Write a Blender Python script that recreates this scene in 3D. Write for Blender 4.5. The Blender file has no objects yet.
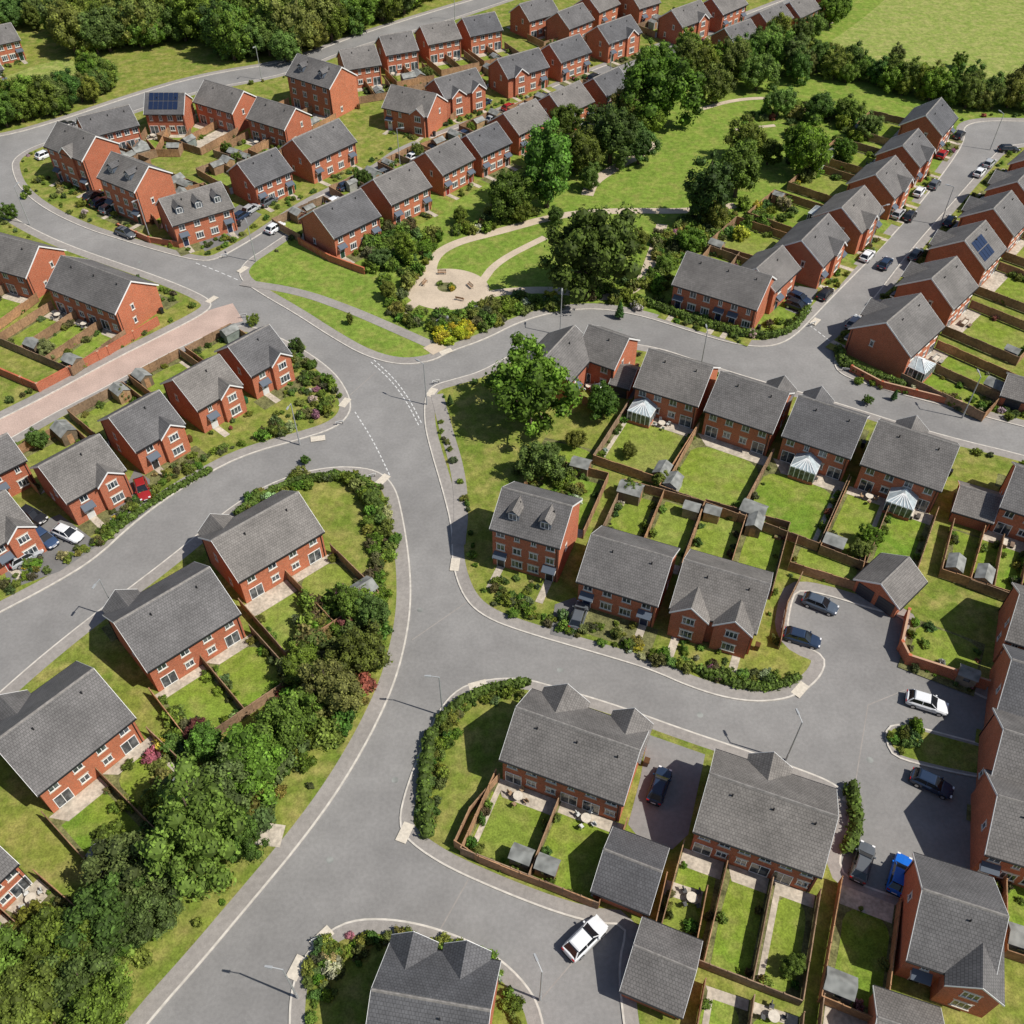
import bpy, math, random
import numpy as np
from mathutils import Vector
R=random.Random(7)
sc=bpy.context.scene
# ---------------------------------------------------------------- camera / survey mapping
F=930.0; TH=math.radians(46.5); H=95.0
def G(u,v,h=0.0):
    """survey position -> world metres on the horizontal plane z=h"""
    a=(u-512)/F; b=-(v-512)/F
    dy=math.cos(TH)+b*math.sin(TH); dz=-math.sin(TH)+b*math.cos(TH)
    t=(H-h)/-dz
    return (a*t,dy*t)
def SC(v,h=0.0): return (F*math.sin(TH)+(v-512)*math.cos(TH))/(H-h)
cam=bpy.data.cameras.new('camera'); co=bpy.data.objects.new('camera',cam); sc.collection.objects.link(co)
co.location=(0,0,H); co.rotation_euler=(math.pi/2-TH,0,0); cam.sensor_width=36; cam.lens=F/1024*36
cam.clip_start=1; cam.clip_end=12000; sc.camera=co
sc.view_settings.view_transform='Standard'; sc.view_settings.look='None'; sc.view_settings.exposure=0
# ---------------------------------------------------------------- light
sv=Vector((0.93,-0.34,0)).normalized(); EL=math.radians(52)
sd=Vector((sv.x*math.cos(EL),sv.y*math.cos(EL),math.sin(EL)))
w=bpy.data.worlds.new('World'); sc.world=w; w.use_nodes=True
nt=w.node_tree; bg=nt.nodes['Background']; sky=nt.nodes.new('ShaderNodeTexSky'); sky.sky_type='NISHITA'
sky.sun_disc=False; sky.sun_elevation=EL; sky.sun_rotation=math.atan2(sd.x,sd.y); bg.inputs[1].default_value=0.085
nt.links.new(sky.outputs[0],bg.inputs[0])
sl=bpy.data.lights.new('sun','SUN'); sl.energy=5.0; sl.angle=math.radians(.5); sl.color=(1,.955,.88)
so=bpy.data.objects.new('sun',sl); sc.collection.objects.link(so); so.rotation_euler=sd.to_track_quat('Z','Y').to_euler(); so.location=(60,-20,150)
# ---------------------------------------------------------------- materials
def newmat(name,rough=.9,spec=.3):
    m=bpy.data.materials.new(name); m.use_nodes=True; b=m.node_tree.nodes['Principled BSDF']
    b.inputs['Roughness'].default_value=rough; b.inputs['Specular IOR Level'].default_value=spec
    return m,m.node_tree,b
def vary(nt,src,specs,vec=None):
    if vec is None: vec=nt.nodes.new('ShaderNodeNewGeometry').outputs['Position']
    cur=src
    for s,lo,hi in specs:
        n=nt.nodes.new('ShaderNodeTexNoise'); n.inputs['Scale'].default_value=s; n.inputs['Detail'].default_value=3 if s<1 else 1
        nt.links.new(vec,n.inputs['Vector'])
        mr=nt.nodes.new('ShaderNodeMapRange'); mr.inputs[1].default_value=.32; mr.inputs[2].default_value=.68
        mr.inputs[3].default_value=lo; mr.inputs[4].default_value=hi; nt.links.new(n.outputs[0],mr.inputs[0])
        vm=nt.nodes.new('ShaderNodeVectorMath'); vm.operation='SCALE'
        if isinstance(cur,tuple): vm.inputs[0].default_value=cur[:3]
        else: nt.links.new(cur,vm.inputs[0])
        nt.links.new(mr.outputs[0],vm.inputs['Scale']); cur=vm.outputs[0]
    return cur
def mixc(nt,a,b,scale,lo=.4,hi=.6,vec=None,fac=None):
    mx=nt.nodes.new('ShaderNodeMix'); mx.data_type='RGBA'
    if fac is None:
        if vec is None: vec=nt.nodes.new('ShaderNodeNewGeometry').outputs['Position']
        n=nt.nodes.new('ShaderNodeTexNoise'); n.inputs['Scale'].default_value=scale; n.inputs['Detail'].default_value=4
        nt.links.new(vec,n.inputs['Vector'])
        mr=nt.nodes.new('ShaderNodeMapRange'); mr.inputs[1].default_value=lo; mr.inputs[2].default_value=hi
        nt.links.new(n.outputs[0],mr.inputs[0]); fac=mr.outputs[0]
    nt.links.new(fac,mx.inputs[0])
    for s,i in ((a,6),(b,7)):
        if isinstance(s,tuple): mx.inputs[i].default_value=(*s[:3],1)
        else: nt.links.new(s,mx.inputs[i])
    return mx.outputs[2]
def simple(name,col,rough=.8,specs=(),spec=.3,metal=0,objcol=False,col2=None):
    m,nt,b=newmat(name,rough,spec); b.inputs['Metallic'].default_value=metal
    src=nt.nodes.new('ShaderNodeObjectInfo').outputs['Color'] if objcol else col
    if col2: src=mixc(nt,col,col2,0,fac=nt.nodes.new('ShaderNodeObjectInfo').outputs['Random'])
    if specs: nt.links.new(vary(nt,src,specs),b.inputs['Base Color'])
    elif objcol: nt.links.new(src,b.inputs['Base Color'])
    else: b.inputs['Base Color'].default_value=(*col,1)
    return m
M={}
m,nt,b=newmat('asphalt',.9,.25)
c=mixc(nt,(.205,.198,.190),(.262,.253,.242),.05,.34,.66); c=vary(nt,c,[(.35,.93,1.07),(2.5,.94,1.06),(14,.9,1.1)])
nt.links.new(c,b.inputs['Base Color']); M['asphalt']=m
m,nt,b=newmat('pavement_asphalt',.9,.25)
c=vary(nt,(.285,.262,.240),[(.15,.9,1.1),(2,.92,1.08),(12,.92,1.08)]); nt.links.new(c,b.inputs['Base Color']); M['pave']=m
M['drive']=simple('driveway_tarmac',(.17,.165,.16),.9,[(.3,.85,1.15),(6,.93,1.07)])
M['kerb']=simple('kerb_concrete',(.55,.51,.45),.9,[(1.5,.85,1.12)])
M['pink']=simple('block_paving',(.45,.335,.28),.9,[(.3,.9,1.1),(5,.88,1.12)])
M['buff']=simple('buff_path',(.50,.41,.31),.9,[(.3,.9,1.1),(4,.93,1.07)])
M['slab']=simple('patio_slabs',(.47,.41,.33),.9,[(.5,.8,1.15),(3,.8,1.15)])
M['white']=simple('road_paint',(.68,.68,.66),.7,[(6,.7,1.08)])
M['soil']=simple('bed_soil',(.14,.14,.055),1,[(.8,.6,1.4),(5,.7,1.3)])
def grassmat(name,a,bc,dry,obj=False,dl=.5,dh=.85):
    m,nt,b=newmat(name,1,.1)
    if obj: a=nt.nodes.new('ShaderNodeObjectInfo').outputs['Color']
    c=mixc(nt,a,bc,.13,.38,.62); c=mixc(nt,c,dry,.45,dl,dh)
    c=vary(nt,c,[(1.1,.84,1.16),(5,.8,1.2),(16,.82,1.18)]); nt.links.new(c,b.inputs['Base Color']); return m
M['grass']=grassmat('verge_grass',(.19,.215,.040),(.135,.185,.028),(.31,.265,.09),dl=.42,dh=.8)
M['park']=grassmat('park_grass',(.18,.25,.040),(.145,.22,.032),(.26,.265,.07),dl=.45,dh=.8)
M['field']=grassmat('meadow_grass',(.23,.275,.065),(.19,.25,.05),(.32,.31,.11),dl=.4,dh=.75)
M['lawn']=grassmat('lawn_grass',(.1,.17,.02),(.17,.225,.03),(.27,.26,.075),True,.47,.85)
m,nt,b=newmat('red_brick',.9,.2)
tc=nt.nodes.new('ShaderNodeTexCoord').outputs['Object']
oi=nt.nodes.new('ShaderNodeObjectInfo')
c=mixc(nt,(.56,.165,.080),(.46,.120,.062),0,fac=oi.outputs['Random'])
c=vary(nt,c,[(.5,.88,1.1),(6,.82,1.18)],tc)
sx=nt.nodes.new('ShaderNodeSeparateXYZ'); nt.links.new(tc,sx.inputs[0])
ad=nt.nodes.new('ShaderNodeMath'); nt.links.new(sx.outputs[0],ad.inputs[0]); nt.links.new(sx.outputs[1],ad.inputs[1])
cx=nt.nodes.new('ShaderNodeCombineXYZ'); nt.links.new(ad.outputs[0],cx.inputs[0]); nt.links.new(sx.outputs[2],cx.inputs[1])
bt=nt.nodes.new('ShaderNodeTexBrick'); nt.links.new(cx.outputs[0],bt.inputs['Vector']); bt.inputs['Scale'].default_value=1
bt.inputs['Brick Width'].default_value=.225; bt.inputs['Row Height'].default_value=.075; bt.inputs['Mortar Size'].default_value=.006
bt.inputs['Mortar'].default_value=(.46,.29,.19,1)
nt.links.new(c,bt.inputs['Color1'])
v2=nt.nodes.new('ShaderNodeVectorMath'); v2.operation='SCALE'; v2.inputs['Scale'].default_value=.76; nt.links.new(c,v2.inputs[0]); nt.links.new(v2.outputs[0],bt.inputs['Color2'])
nt.links.new(bt.outputs['Color'],b.inputs['Base Color']); M['brick']=m
m,nt,b=newmat('roof_tiles',.75,.3)
oi=nt.nodes.new('ShaderNodeObjectInfo'); uv=nt.nodes.new('ShaderNodeUVMap')
c=mixc(nt,(.108,.108,.114),(.200,.184,.168),0,fac=oi.outputs['Random'])
bt=nt.nodes.new('ShaderNodeTexBrick'); nt.links.new(uv.outputs[0],bt.inputs['Vector']); bt.inputs['Scale'].default_value=1
bt.inputs['Brick Width'].default_value=.30; bt.inputs['Row Height'].default_value=.34; bt.inputs['Mortar Size'].default_value=.028; bt.inputs['Mortar Smooth'].default_value=.3
c=vary(nt,c,[(.3,.82,1.16),(2.5,.88,1.12)])
v2=nt.nodes.new('ShaderNodeVectorMath'); v2.operation='SCALE'; v2.inputs['Scale'].default_value=.88; nt.links.new(c,v2.inputs[0])
v3=nt.nodes.new('ShaderNodeVectorMath'); v3.operation='SCALE'; v3.inputs['Scale'].default_value=.5; nt.links.new(c,v3.inputs[0])
nt.links.new(c,bt.inputs['Color1']); nt.links.new(v2.outputs[0],bt.inputs['Color2']); nt.links.new(v3.outputs[0],bt.inputs['Mortar'])
nt.links.new(bt.outputs['Color'],b.inputs['Base Color']); M['tile']=m
M['ridge']=simple('ridge_tiles',(.22,.205,.19),.8,[(3,.8,1.2)])
M['frame']=simple('upvc_white',(.8,.8,.78),.4)
M['sill']=simple('stone_sill',(.58,.52,.43),.8,[(4,.9,1.1)])
M['gutter']=simple('black_plastic',(.02,.02,.022),.4)
M['door']=simple('door_paint',(1,1,1),.4,objcol=True)
m,nt,b=newmat('window_glass',.06,.8)
nt.links.new(mixc(nt,(.03,.04,.05),(.14,.155,.165),1.1,.45,.6),b.inputs['Base Color']); M['glass']=m
M['cglass']=simple('conservatory_glass',(.42,.48,.50),.15,[(1.5,.8,1.1)],.7)
M['fence']=simple('timber_fence',(.37,.205,.105),.9,[(.25,.7,1.25),(3,.8,1.2)],col2=(.25,.17,.11))
M['shed']=simple('shed_timber',(1,1,1),.9,[(1.2,.8,1.2),(10,.85,1.15)],objcol=True)
M['felt']=simple('shed_roof_felt',(.22,.225,.21),.95,[(1,.7,1.35)])
M['lead']=simple('lead_grey',(.09,.11,.14),.6)
M['solar']=simple('solar_panel',(.015,.025,.06),.12,spec=.8)
M['metal']=simple('galvanised_steel',(.42,.43,.43),.45,metal=.3)
M['paint']=simple('car_paint',(1,1,1),.22,objcol=True,spec=.6)
M['carglass']=simple('car_glass',(.012,.014,.017),.05,spec=.8)
M['tyre']=simple('tyre_rubber',(.02,.02,.02),.85)
M['alloy']=simple('alloy_wheel',(.5,.5,.52),.35,metal=.7)
M['lens']=simple('head_lamp',(.75,.75,.75),.15)
M['red']=simple('tail_lamp',(.35,.01,.01),.2)
M['bark']=simple('bark',(.11,.08,.055),1,[(3,.7,1.3)])
def leafmat(name,core=False):
    m,nt,b=newmat(name,.7,.2)
    oi=nt.nodes.new('ShaderNodeObjectInfo'); at=nt.nodes.new('ShaderNodeAttribute'); at.attribute_name='tint'
    vm=nt.nodes.new('ShaderNodeVectorMath'); vm.operation='SCALE'; nt.links.new(oi.outputs['Color'],vm.inputs[0]); nt.links.new(at.outputs['Fac'],vm.inputs['Scale'])
    c=vm.outputs[0]
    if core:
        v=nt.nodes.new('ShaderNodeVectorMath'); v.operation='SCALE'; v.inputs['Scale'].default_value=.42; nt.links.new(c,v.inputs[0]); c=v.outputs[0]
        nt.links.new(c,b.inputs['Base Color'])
    else:
        nt.links.new(c,b.inputs['Base Color'])
        tr=nt.nodes.new('ShaderNodeBsdfTranslucent'); nt.links.new(c,tr.inputs[0])
        mx=nt.nodes.new('ShaderNodeMixShader'); mx.inputs[0].default_value=.3
        nt.links.new(b.outputs[0],mx.inputs[1]); nt.links.new(tr.outputs[0],mx.inputs[2])
        nt.links.new(mx.outputs[0],nt.nodes['Material Output'].inputs['Surface'])
    return m
M['leaf']=leafmat('leaves'); M['core']=leafmat('inner_foliage',True)
# ---------------------------------------------------------------- mesh helpers
def obj(name,me,loc=(0,0,0),rot=0,scale=1,parent=None,color=None):
    o=bpy.data.objects.new(name,me); sc.collection.objects.link(o)
    o.location=loc; o.rotation_euler=(0,0,rot); o.scale=(scale,)*3 if not isinstance(scale,tuple) else scale
    if parent: o.parent=parent
    if color: o.color=(*color[:3],1)
    return o
class MB:
    def __init__(s): s.p={}
    def part(s,n):
        return s.p.setdefault(n,([],[],[],[]))
    def face(s,n,pts,mat,uv=None):
        V,Fc,UV,MT=s.part(n); i=len(V); V.extend(pts); Fc.append(tuple(range(i,i+len(pts)))); UV.append(uv or [(0,0)]*len(pts)); MT.append(mat)
    def hexa(s,n,b4,t4,mat):
        s.face(n,b4[::-1],mat); s.face(n,t4,mat)
        for i in range(4):
            j=(i+1)%4; s.face(n,[b4[i],b4[j],t4[j],t4[i]],mat)
    def box(s,n,x0,x1,y0,y1,z0,z1,mat):
        s.hexa(n,[(x0,y0,z0),(x1,y0,z0),(x1,y1,z0),(x0,y1,z0)],[(x0,y0,z1),(x1,y0,z1),(x1,y1,z1),(x0,y1,z1)],mat)
    def cyl(s,n,x,y,z0,z1,r0,r1,mat,k=10,cap=True):
        a=[(x+r0*math.cos(2*math.pi*i/k),y+r0*math.sin(2*math.pi*i/k),z0) for i in range(k)]
        c=[(x+r1*math.cos(2*math.pi*i/k),y+r1*math.sin(2*math.pi*i/k),z1) for i in range(k)]
        for i in range(k):
            j=(i+1)%k; s.face(n,[a[i],a[j],c[j],c[i]],mat)
        if cap: s.face(n,c,mat)
    def slab(s,n,q,t,mat,uvl=None):
        L=(Vector(q[1])-Vector(q[0])).length; D=(Vector(q[3])-Vector(q[0])).length
        s.face(n,q,mat,[(0,0),(L,0),(L,D),(0,D)])
        lo=[(p[0],p[1],p[2]-t) for p in q]; s.face(n,lo[::-1],mat)
        for i in range(4):
            j=(i+1)%4; s.face(n,[lo[i],lo[j],q[j],q[i]],mat)
    def mesh(s,n,name=None):
        V,Fc,UV,MT=s.p[n]; me=bpy.data.meshes.new(name or n); me.from_pydata(V,[],Fc)
        mats=[]
        for x in MT:
            if x not in mats: mats.append(x)
        for x in mats: me.materials.append(M[x])
        me.polygons.foreach_set('material_index',[mats.index(x) for x in MT])
        ul=me.uv_layers.new(name='UVMap'); ul.data.foreach_set('uv',[c for f in UV for p in f for c in p])
        me.update(); return me
    def build(s,name,loc,rot,color=None,colors={}):
        e=bpy.data.objects.new(name,None); sc.collection.objects.link(e); e.location=loc; e.rotation_euler=(0,0,rot); e.empty_display_size=.5
        for n in s.p: obj(n,s.mesh(n),parent=e,color=colors.get(n,color))
        return e
def merged(mb,name): return mb.mesh(name,name)
def W(pts): return np.array([G(*p) for p in pts])
def chaikin(P,k=2,closed=True):
    for _ in range(k):
        Q=[]; n=len(P); rng=range(n) if closed else range(n-1)
        if not closed: Q.append(P[0])
        for i in rng:
            a=P[i]; b=P[(i+1)%n]; Q+= [a*.75+b*.25, a*.25+b*.75]
        if not closed: Q.append(P[-1])
        P=np.array(Q)
    return P
def resample(P,step,closed=True):
    Q=np.vstack([P,P[:1]]) if closed else P
    d=np.hypot(*(np.diff(Q,axis=0).T)); s=np.concatenate([[0],np.cumsum(d)]); n=max(3,int(s[-1]/step))
    t=np.linspace(0,s[-1],n+1)
    if closed: t=t[:-1]
    return np.stack([np.interp(t,s,Q[:,0]),np.interp(t,s,Q[:,1])],1)
def ccw(P):
    x,y=P.T; a=np.sum(x*np.roll(y,-1)-y*np.roll(x,-1)); return P if a>0 else P[::-1]
def inset(P,d):
    T=np.roll(P,-1,0)-np.roll(P,1,0); T/=np.maximum(1e-6,np.hypot(*T.T))[:,None]
    Nn=np.stack([-T[:,1],T[:,0]],1); Q=P+Nn*d
    A=P; B=np.roll(P,-1,0); AB=B-A; L=np.maximum(1e-9,(AB**2).sum(1))
    keep=[]
    for q in Q:
        t=np.clip(((q-A)*AB).sum(1)/L,0,1); dd=np.hypot(*((A+AB*t[:,None]-q).T)).min()
        keep.append(dd>d*.96)
    return Q[np.array(keep)]
def sheet(name,P,z,mat,color=None,parent=None):
    me=bpy.data.meshes.new(name); P=ccw(np.array(P)); me.from_pydata([(p[0],p[1],z) for p in P],[],[tuple(range(len(P)))])
    me.materials.append(M[mat]); return obj(name,me,color=color,parent=parent)
_zc=[0]
def zj():
    _zc[0]=(_zc[0]+1)%37; return _zc[0]*.00012
def ribbon(P,wd,closed=False):
    if closed: T=np.roll(P,-1,0)-np.roll(P,1,0)
    else: T=np.gradient(P,axis=0)
    T/=np.maximum(1e-6,np.hypot(*T.T))[:,None]; Nn=np.stack([-T[:,1],T[:,0]],1)
    return P+Nn*wd/2,P-Nn*wd/2
def strip(name,pts,wd,z,mat,closed=False,world=False,smooth=True):
    P=np.array(pts) if world else W(pts)
    if smooth: P=resample(chaikin(P,2,closed),1.0,closed)
    A,B=ribbon(P,wd,closed); n=len(P); V=[(*a,z) for a in A]+[(*b,z) for b in B]
    m_=n if closed else n-1
    Fc=[(n+i,n+(i+1)%n,(i+1)%n,i) for i in range(m_)]
    me=bpy.data.meshes.new(name); me.from_pydata(V,[],Fc); me.materials.append(M[mat]); return obj(name,me)
def inpoly(p,P):
    x,y=p; c=False; n=len(P)
    for i in range(n):
        x1,y1=P[i]; x2,y2=P[i-1]
        if (y1>y)!=(y2>y) and x<(x2-x1)*(y-y1)/(y2-y1)+x1: c=not c
    return c
# ---------------------------------------------------------------- ground, roads, blocks
sheet('ground',[(-4000,-500),(4000,-500),(4000,6000),(-4000,6000)],-.02,'field')
sheet('road',[(-210,-5),(210,-5),(230,318),(-230,318)],0,'asphalt')
BL={
'L3':([(-200,880),(-60,745),(0,692),(40,657),(90,617),(140,580),(185,545),(230,507),(270,483),(310,470),(345,466),(378,470),(396,486),(404,520),(410,560),(412,600),(407,640),(395,685),(372,735),(340,790),(300,845),(250,905),(200,965),(160,1010),(120,1060),(60,1150),(-350,1150),(-380,950)],1.9,'grass'),
'L2':([(-150,710),(-60,645),(0,613),(50,587),(95,560),(130,527),(165,500),(200,478),(245,455),(300,440),(335,429),(352,413),(350,395),(335,372),(305,350),(270,333),(245,324),(215,332),(170,352),(110,385),(50,415),(0,445),(-80,482),(-220,540)],1.8,'grass'),
'L1':([(-200,500),(-80,458),(0,420),(50,395),(110,362),(160,337),(205,314),(214,304),(203,295),(160,277),(110,260),(60,242),(20,222),(0,207),(-60,160),(-300,170),(-320,420)],1.8,'grass'),
'N1':([(12,160),(12,172),(20,190),(45,210),(85,229),(120,240),(160,252),(190,260),(212,262),(235,250),(265,232),(300,207),(340,187),(380,167),(398,152),(450,131),(490,116),(560,84),(620,60),(700,32),(760,10),(830,-18),(560,-18),(500,3),(430,26),(350,48),(290,74),(200,90),(130,112),(60,138),(30,148)],1.6,'grass'),
'NW':([(-350,150),(-100,150),(0,138),(60,121),(130,97),(200,76),(290,62),(350,38),(420,16),(500,-8),(540,-22),(-350,-22)],1.6,'grass'),
'P':([(237,278),(243,263),(268,247),(300,225),(345,202),(400,177),(455,150),(500,132),(570,102),(630,77),(710,48),(770,27),(840,-22),(1500,-22),(1500,118),(1100,122),(1024,122),(985,121),(963,126),(966,140),(950,165),(920,205),(880,250),(840,290),(815,316),(800,332),(785,343),(765,348),(735,345),(700,335),(660,322),(635,315),(600,309),(560,311),(520,322),(485,340),(450,352),(432,362),(400,366),(365,357),(330,337),(295,314),(260,294)],1.8,'park'),
'C':([(424,400),(430,386),(455,379),(480,372),(505,358),(530,345),(570,338),(620,342),(660,348),(700,362),(750,378),(800,392),(850,407),(900,423),(960,440),(1024,455),(1400,560),(1400,730),(1100,735),(1024,720),(985,697),(905,668),(900,652),(908,618),(880,612),(800,588),(792,600),(786,640),(828,655),(822,678),(797,697),(765,703),(730,700),(690,688),(650,670),(600,655),(520,632),(482,617),(462,597),(451,562),(452,530),(442,490),(430,450),(424,425)],1.7,'grass'),
'A':([(480,680),(455,690),(437,712),(420,750),(405,790),(398,820),(403,838),(440,865),(500,892),(560,915),(600,925),(628,925),(617,960),(622,1024),(640,1120),(1400,1120),(1400,860),(1100,860),(1024,858),(985,872),(960,900),(925,905),(885,893),(850,880),(838,865),(848,830),(853,800),(835,783),(800,769),(740,748),(680,728),(620,706),(560,688),(520,677)],1.5,'grass'),
'R':([(838,350),(832,366),(845,378),(890,392),(950,408),(1024,428),(1400,520),(1500,300),(1400,150),(1100,142),(1024,143),(1000,148),(985,165),(950,205),(910,250),(880,290),(855,320),(843,335)],1.7,'grass'),
'S':([(290,1060),(288,1000),(300,960),(325,932),(355,918),(400,919),(445,930),(490,950),(525,980),(545,1015),(550,1100),(290,1130)],1.5,'grass'),
'E':([(886,745),(884,728),(900,722),(975,742),(1060,765),(1060,790),(975,778),(930,768),(893,758)],.5,'grass'),
}
BP={}
for k,(pts,pw,gm) in BL.items():
    P=ccw(resample(chaikin(W(pts),2),1.0)); BP[k]=(P,pw)
    n=len(P); me=bpy.data.meshes.new('pavement')
    V=[(*p,.12) for p in P]+[(*p,-.05) for p in P]
    Fc=[tuple(range(n))]+[(n+i,n+(i+1)%n,(i+1)%n,i) for i in range(n)]
    me.from_pydata(V,[],Fc); me.materials.append(M['pave']); me.materials.append(M['kerb'])
    me.polygons.foreach_set('material_index',[0]+[1]*n); obj('pavement',me)
    T=np.roll(P,-1,0)-np.roll(P,1,0); T/=np.maximum(1e-6,np.hypot(*T.T))[:,None]; Nn=np.stack([-T[:,1],T[:,0]],1)
    B_=P+Nn*.2
    me=bpy.data.meshes.new('kerb'); me.from_pydata([(*p,.125) for p in P]+[(*p,.125) for p in B_],[],[(i,(i+1)%n,n+(i+1)%n,n+i) for i in range(n)])
    me.materials.append(M['kerb']); obj('kerb',me)
    Q=inset(P,pw); sheet('grass_verge' if gm=='grass' else 'park_grass',Q,.128,gm)
LAY={'bed':.134,'drive':.142,'lawn':.148,'path':.156,'slab':.162}
def poly(name,pts,mat,lay,color=None,sm=2):
    P=W(pts)
    if sm: P=resample(chaikin(P,sm),.8)
    return sheet(name,P,LAY[lay]+zj(),mat,color)
strip('block_paved_street',[(-60,455),(0,432),(50,405),(110,374),(165,345),(210,320),(238,312)],6.2,.006,'pink')
poly('park_lawn',[(600,185),(640,152),(690,122),(735,108),(775,108),(800,120),(795,150),(765,172),(742,195),(700,210),(640,213),(605,205)],'park','lawn')
poly('park_lawn',[(470,285),(495,256),(540,232),(590,225),(625,240),(620,270),(560,285),(500,296)],'park','lawn')
poly('park_lawn',[(438,268),(450,252),(480,242),(495,248),(470,272),(450,278)],'park','lawn')
poly('park_lawn',[(250,272),(275,252),(300,240),(330,262),(352,270),(345,290),(310,290),(270,284)],'park','lawn')
poly('meadow',[(815,52),(860,22),(905,-18),(1300,-18),(1300,100),(1024,98),(940,85),(870,72)],'field','lawn')
poly('meadow',[(-60,92),(0,80),(40,64),(80,58),(76,86),(30,96),(-60,106)],'field','lawn')
plz=[(447+43*math.cos(a),290+21*math.sin(a)) for a in [i*math.pi/8 for i in range(16)]]
poly('paved_plaza',plz,'buff','path',sm=1)
plz=[(447+10*math.cos(a),288+5*math.sin(a)) for a in [i*math.pi/8 for i in range(16)]]
poly('planting_circle',plz,'soil','slab',sm=1)
def path(pts,wd,mat='buff',name='footpath'): strip(name,pts,wd,LAY['path']+zj(),mat)
path([(587,196),(592,183),(612,170),(640,155),(655,143)],2.6)
path([(430,283),(432,258),(455,243),(500,232),(560,215),(620,211),(690,212),(735,206)],2.2)
path([(470,300),(500,292),(560,290),(600,300),(640,290),(655,250),(662,225)],2.2)
path([(480,285),(497,262),(545,238)],1.6)
path([(242,283),(300,292),(350,310),(385,325),(430,345)],2.0,'pave')
path([(420,300),(395,318)],2.0); path([(430,345),(440,352)],3)
path([(437,395),(446,430),(458,470),(462,510),(458,545)],2.0,'pave')
path([(700,110),(735,100),(775,98),(810,112)],1.5); path([(735,130),(755,128),(775,126)],1.2)
# ---------------------------------------------------------------- foliage
import bmesh
bm=bmesh.new(); bmesh.ops.create_icosphere(bm,subdivisions=1,radius=1); IV=np.array([v.co[:] for v in bm.verts]); IF=[[v.index for v in f.verts] for f in bm.faces]; bm.free()
def leafy(name,clumps,nl,ls,seed,trunk=True,coref=.78):
    rg=np.random.RandomState(seed); V=[];Fc=[];T=[];MI=[]; base=0
    for (cx,cy,cz,r) in clumps:
        tint=rg.uniform(.62,1.42); c=np.array([cx,cy,cz])
        vv=c+IV*r*coref*(1+rg.uniform(-.15,.15,(len(IV),1))); V.append(vv)
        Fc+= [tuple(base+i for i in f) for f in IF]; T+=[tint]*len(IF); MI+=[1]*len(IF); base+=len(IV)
        d=rg.normal(size=(nl,3)); d[:,2]+=.25; d/=np.linalg.norm(d,axis=1)[:,None]
        pos=c+d*r*rg.uniform(.72,1.2,(nl,1))
        nn=d+rg.normal(size=(nl,3))*.5; nn/=np.linalg.norm(nn,axis=1)[:,None]
        t1=np.cross(nn,rg.normal(size=(nl,3))); t1/=np.linalg.norm(t1,axis=1)[:,None]; t2=np.cross(nn,t1)
        a=ls*rg.uniform(.6,1.35,(nl,1)); b=a*rg.uniform(.5,.8,(nl,1))
        q=np.stack([pos-t1*a,pos-t2*b,pos+t1*a,pos+t2*b],1).reshape(-1,3); V.append(q)
        Fc+=[(base+4*i,base+4*i+1,base+4*i+2,base+4*i+3) for i in range(nl)]; T+=list(tint*rg.uniform(.7,1.35,nl)); MI+=[0]*nl; base+=4*nl
    if trunk:
        def limb(p,q,r0,r1,k=7):
            nonlocal base
            p=np.array(p);q=np.array(q);d=q-p;d/=np.linalg.norm(d);x=np.cross(d,[.3,.9,.1]);x/=np.linalg.norm(x);y=np.cross(d,x)
            rr=[]
            for c,r in ((p,r0),(q,r1)):
                for i in range(k):
                    an=2*math.pi*i/k; rr.append(c+(x*math.cos(an)+y*math.sin(an))*r)
            V.append(np.array(rr))
            for i in range(k):
                j=(i+1)%k; Fc.append((base+i,base+j,base+k+j,base+k+i)); T.append(1); MI.append(2)
            base+=2*k
        limb((0,0,-.05),(.02,0,.55),.085,.06); limb((.02,0,.55),(0,.02,1.3),.06,.03)
        for c in clumps[::max(1,len(clumps)//9)]: limb((.01,0,rg.uniform(.45,.75)),c[:3],.035,.012,5)
    me=bpy.data.meshes.new(name); me.from_pydata(np.vstack(V).tolist(),[],Fc)
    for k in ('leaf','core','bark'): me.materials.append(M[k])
    me.polygons.foreach_set('material_index',MI)
    at=me.attributes.new('tint','FLOAT','FACE'); at.data.foreach_set('value',np.array(T,dtype=np.float32)); me.update(); return me
def crown(seed,n,rx,rz,cz,rmin,rmax,lump=.2):
    rg=np.random.RandomState(seed); out=[]
    ph=rg.uniform(0,6.28,4)
    for i in range(n):
        z=1-2*(i+.5)/n; a=i*2.39996+rg.uniform(-.3,.3); s=math.sqrt(max(0,1-z*z))
        k=1+lump*math.sin(2*a+ph[0])+lump*.7*math.sin(3*a+ph[1]+2*z)+rg.uniform(-.12,.12)
        rr=rg.uniform(.62,.87)*k
        out.append((s*math.cos(a)*rx*rr,s*math.sin(a)*rx*rr,cz+z*rz*rr,rg.uniform(rmin,rmax)))
    for i in range(n//5): out.append((*(rg.uniform(-.35,.35,2)*rx),cz+rg.uniform(-.3,.4)*rz,rmax*1.15))
    return out
TREES=[leafy('tree_mesh',crown(s,60,1,zz,1.15,.13,.27),90,.042,s) for s,zz in ((1,.95),(2,.85),(3,1.0),(4,.9),(5,1.05))]
TALL=[leafy('tall_tree_mesh',crown(s,50,.8,1.25,1.35,.14,.25,.14),85,.042,s) for s in (11,12)]
cl=[]
rg=np.random.RandomState(5)
for i in range(46):
    z=i/45; r=.5*(1-z)**.8; a=i*2.4; cl.append((r*math.cos(a)*.75,r*math.sin(a)*.75,.3+z*1.9,.12+.12*(1-z)))
CON=[leafy('conifer_mesh',cl,80,.045,9)]
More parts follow.
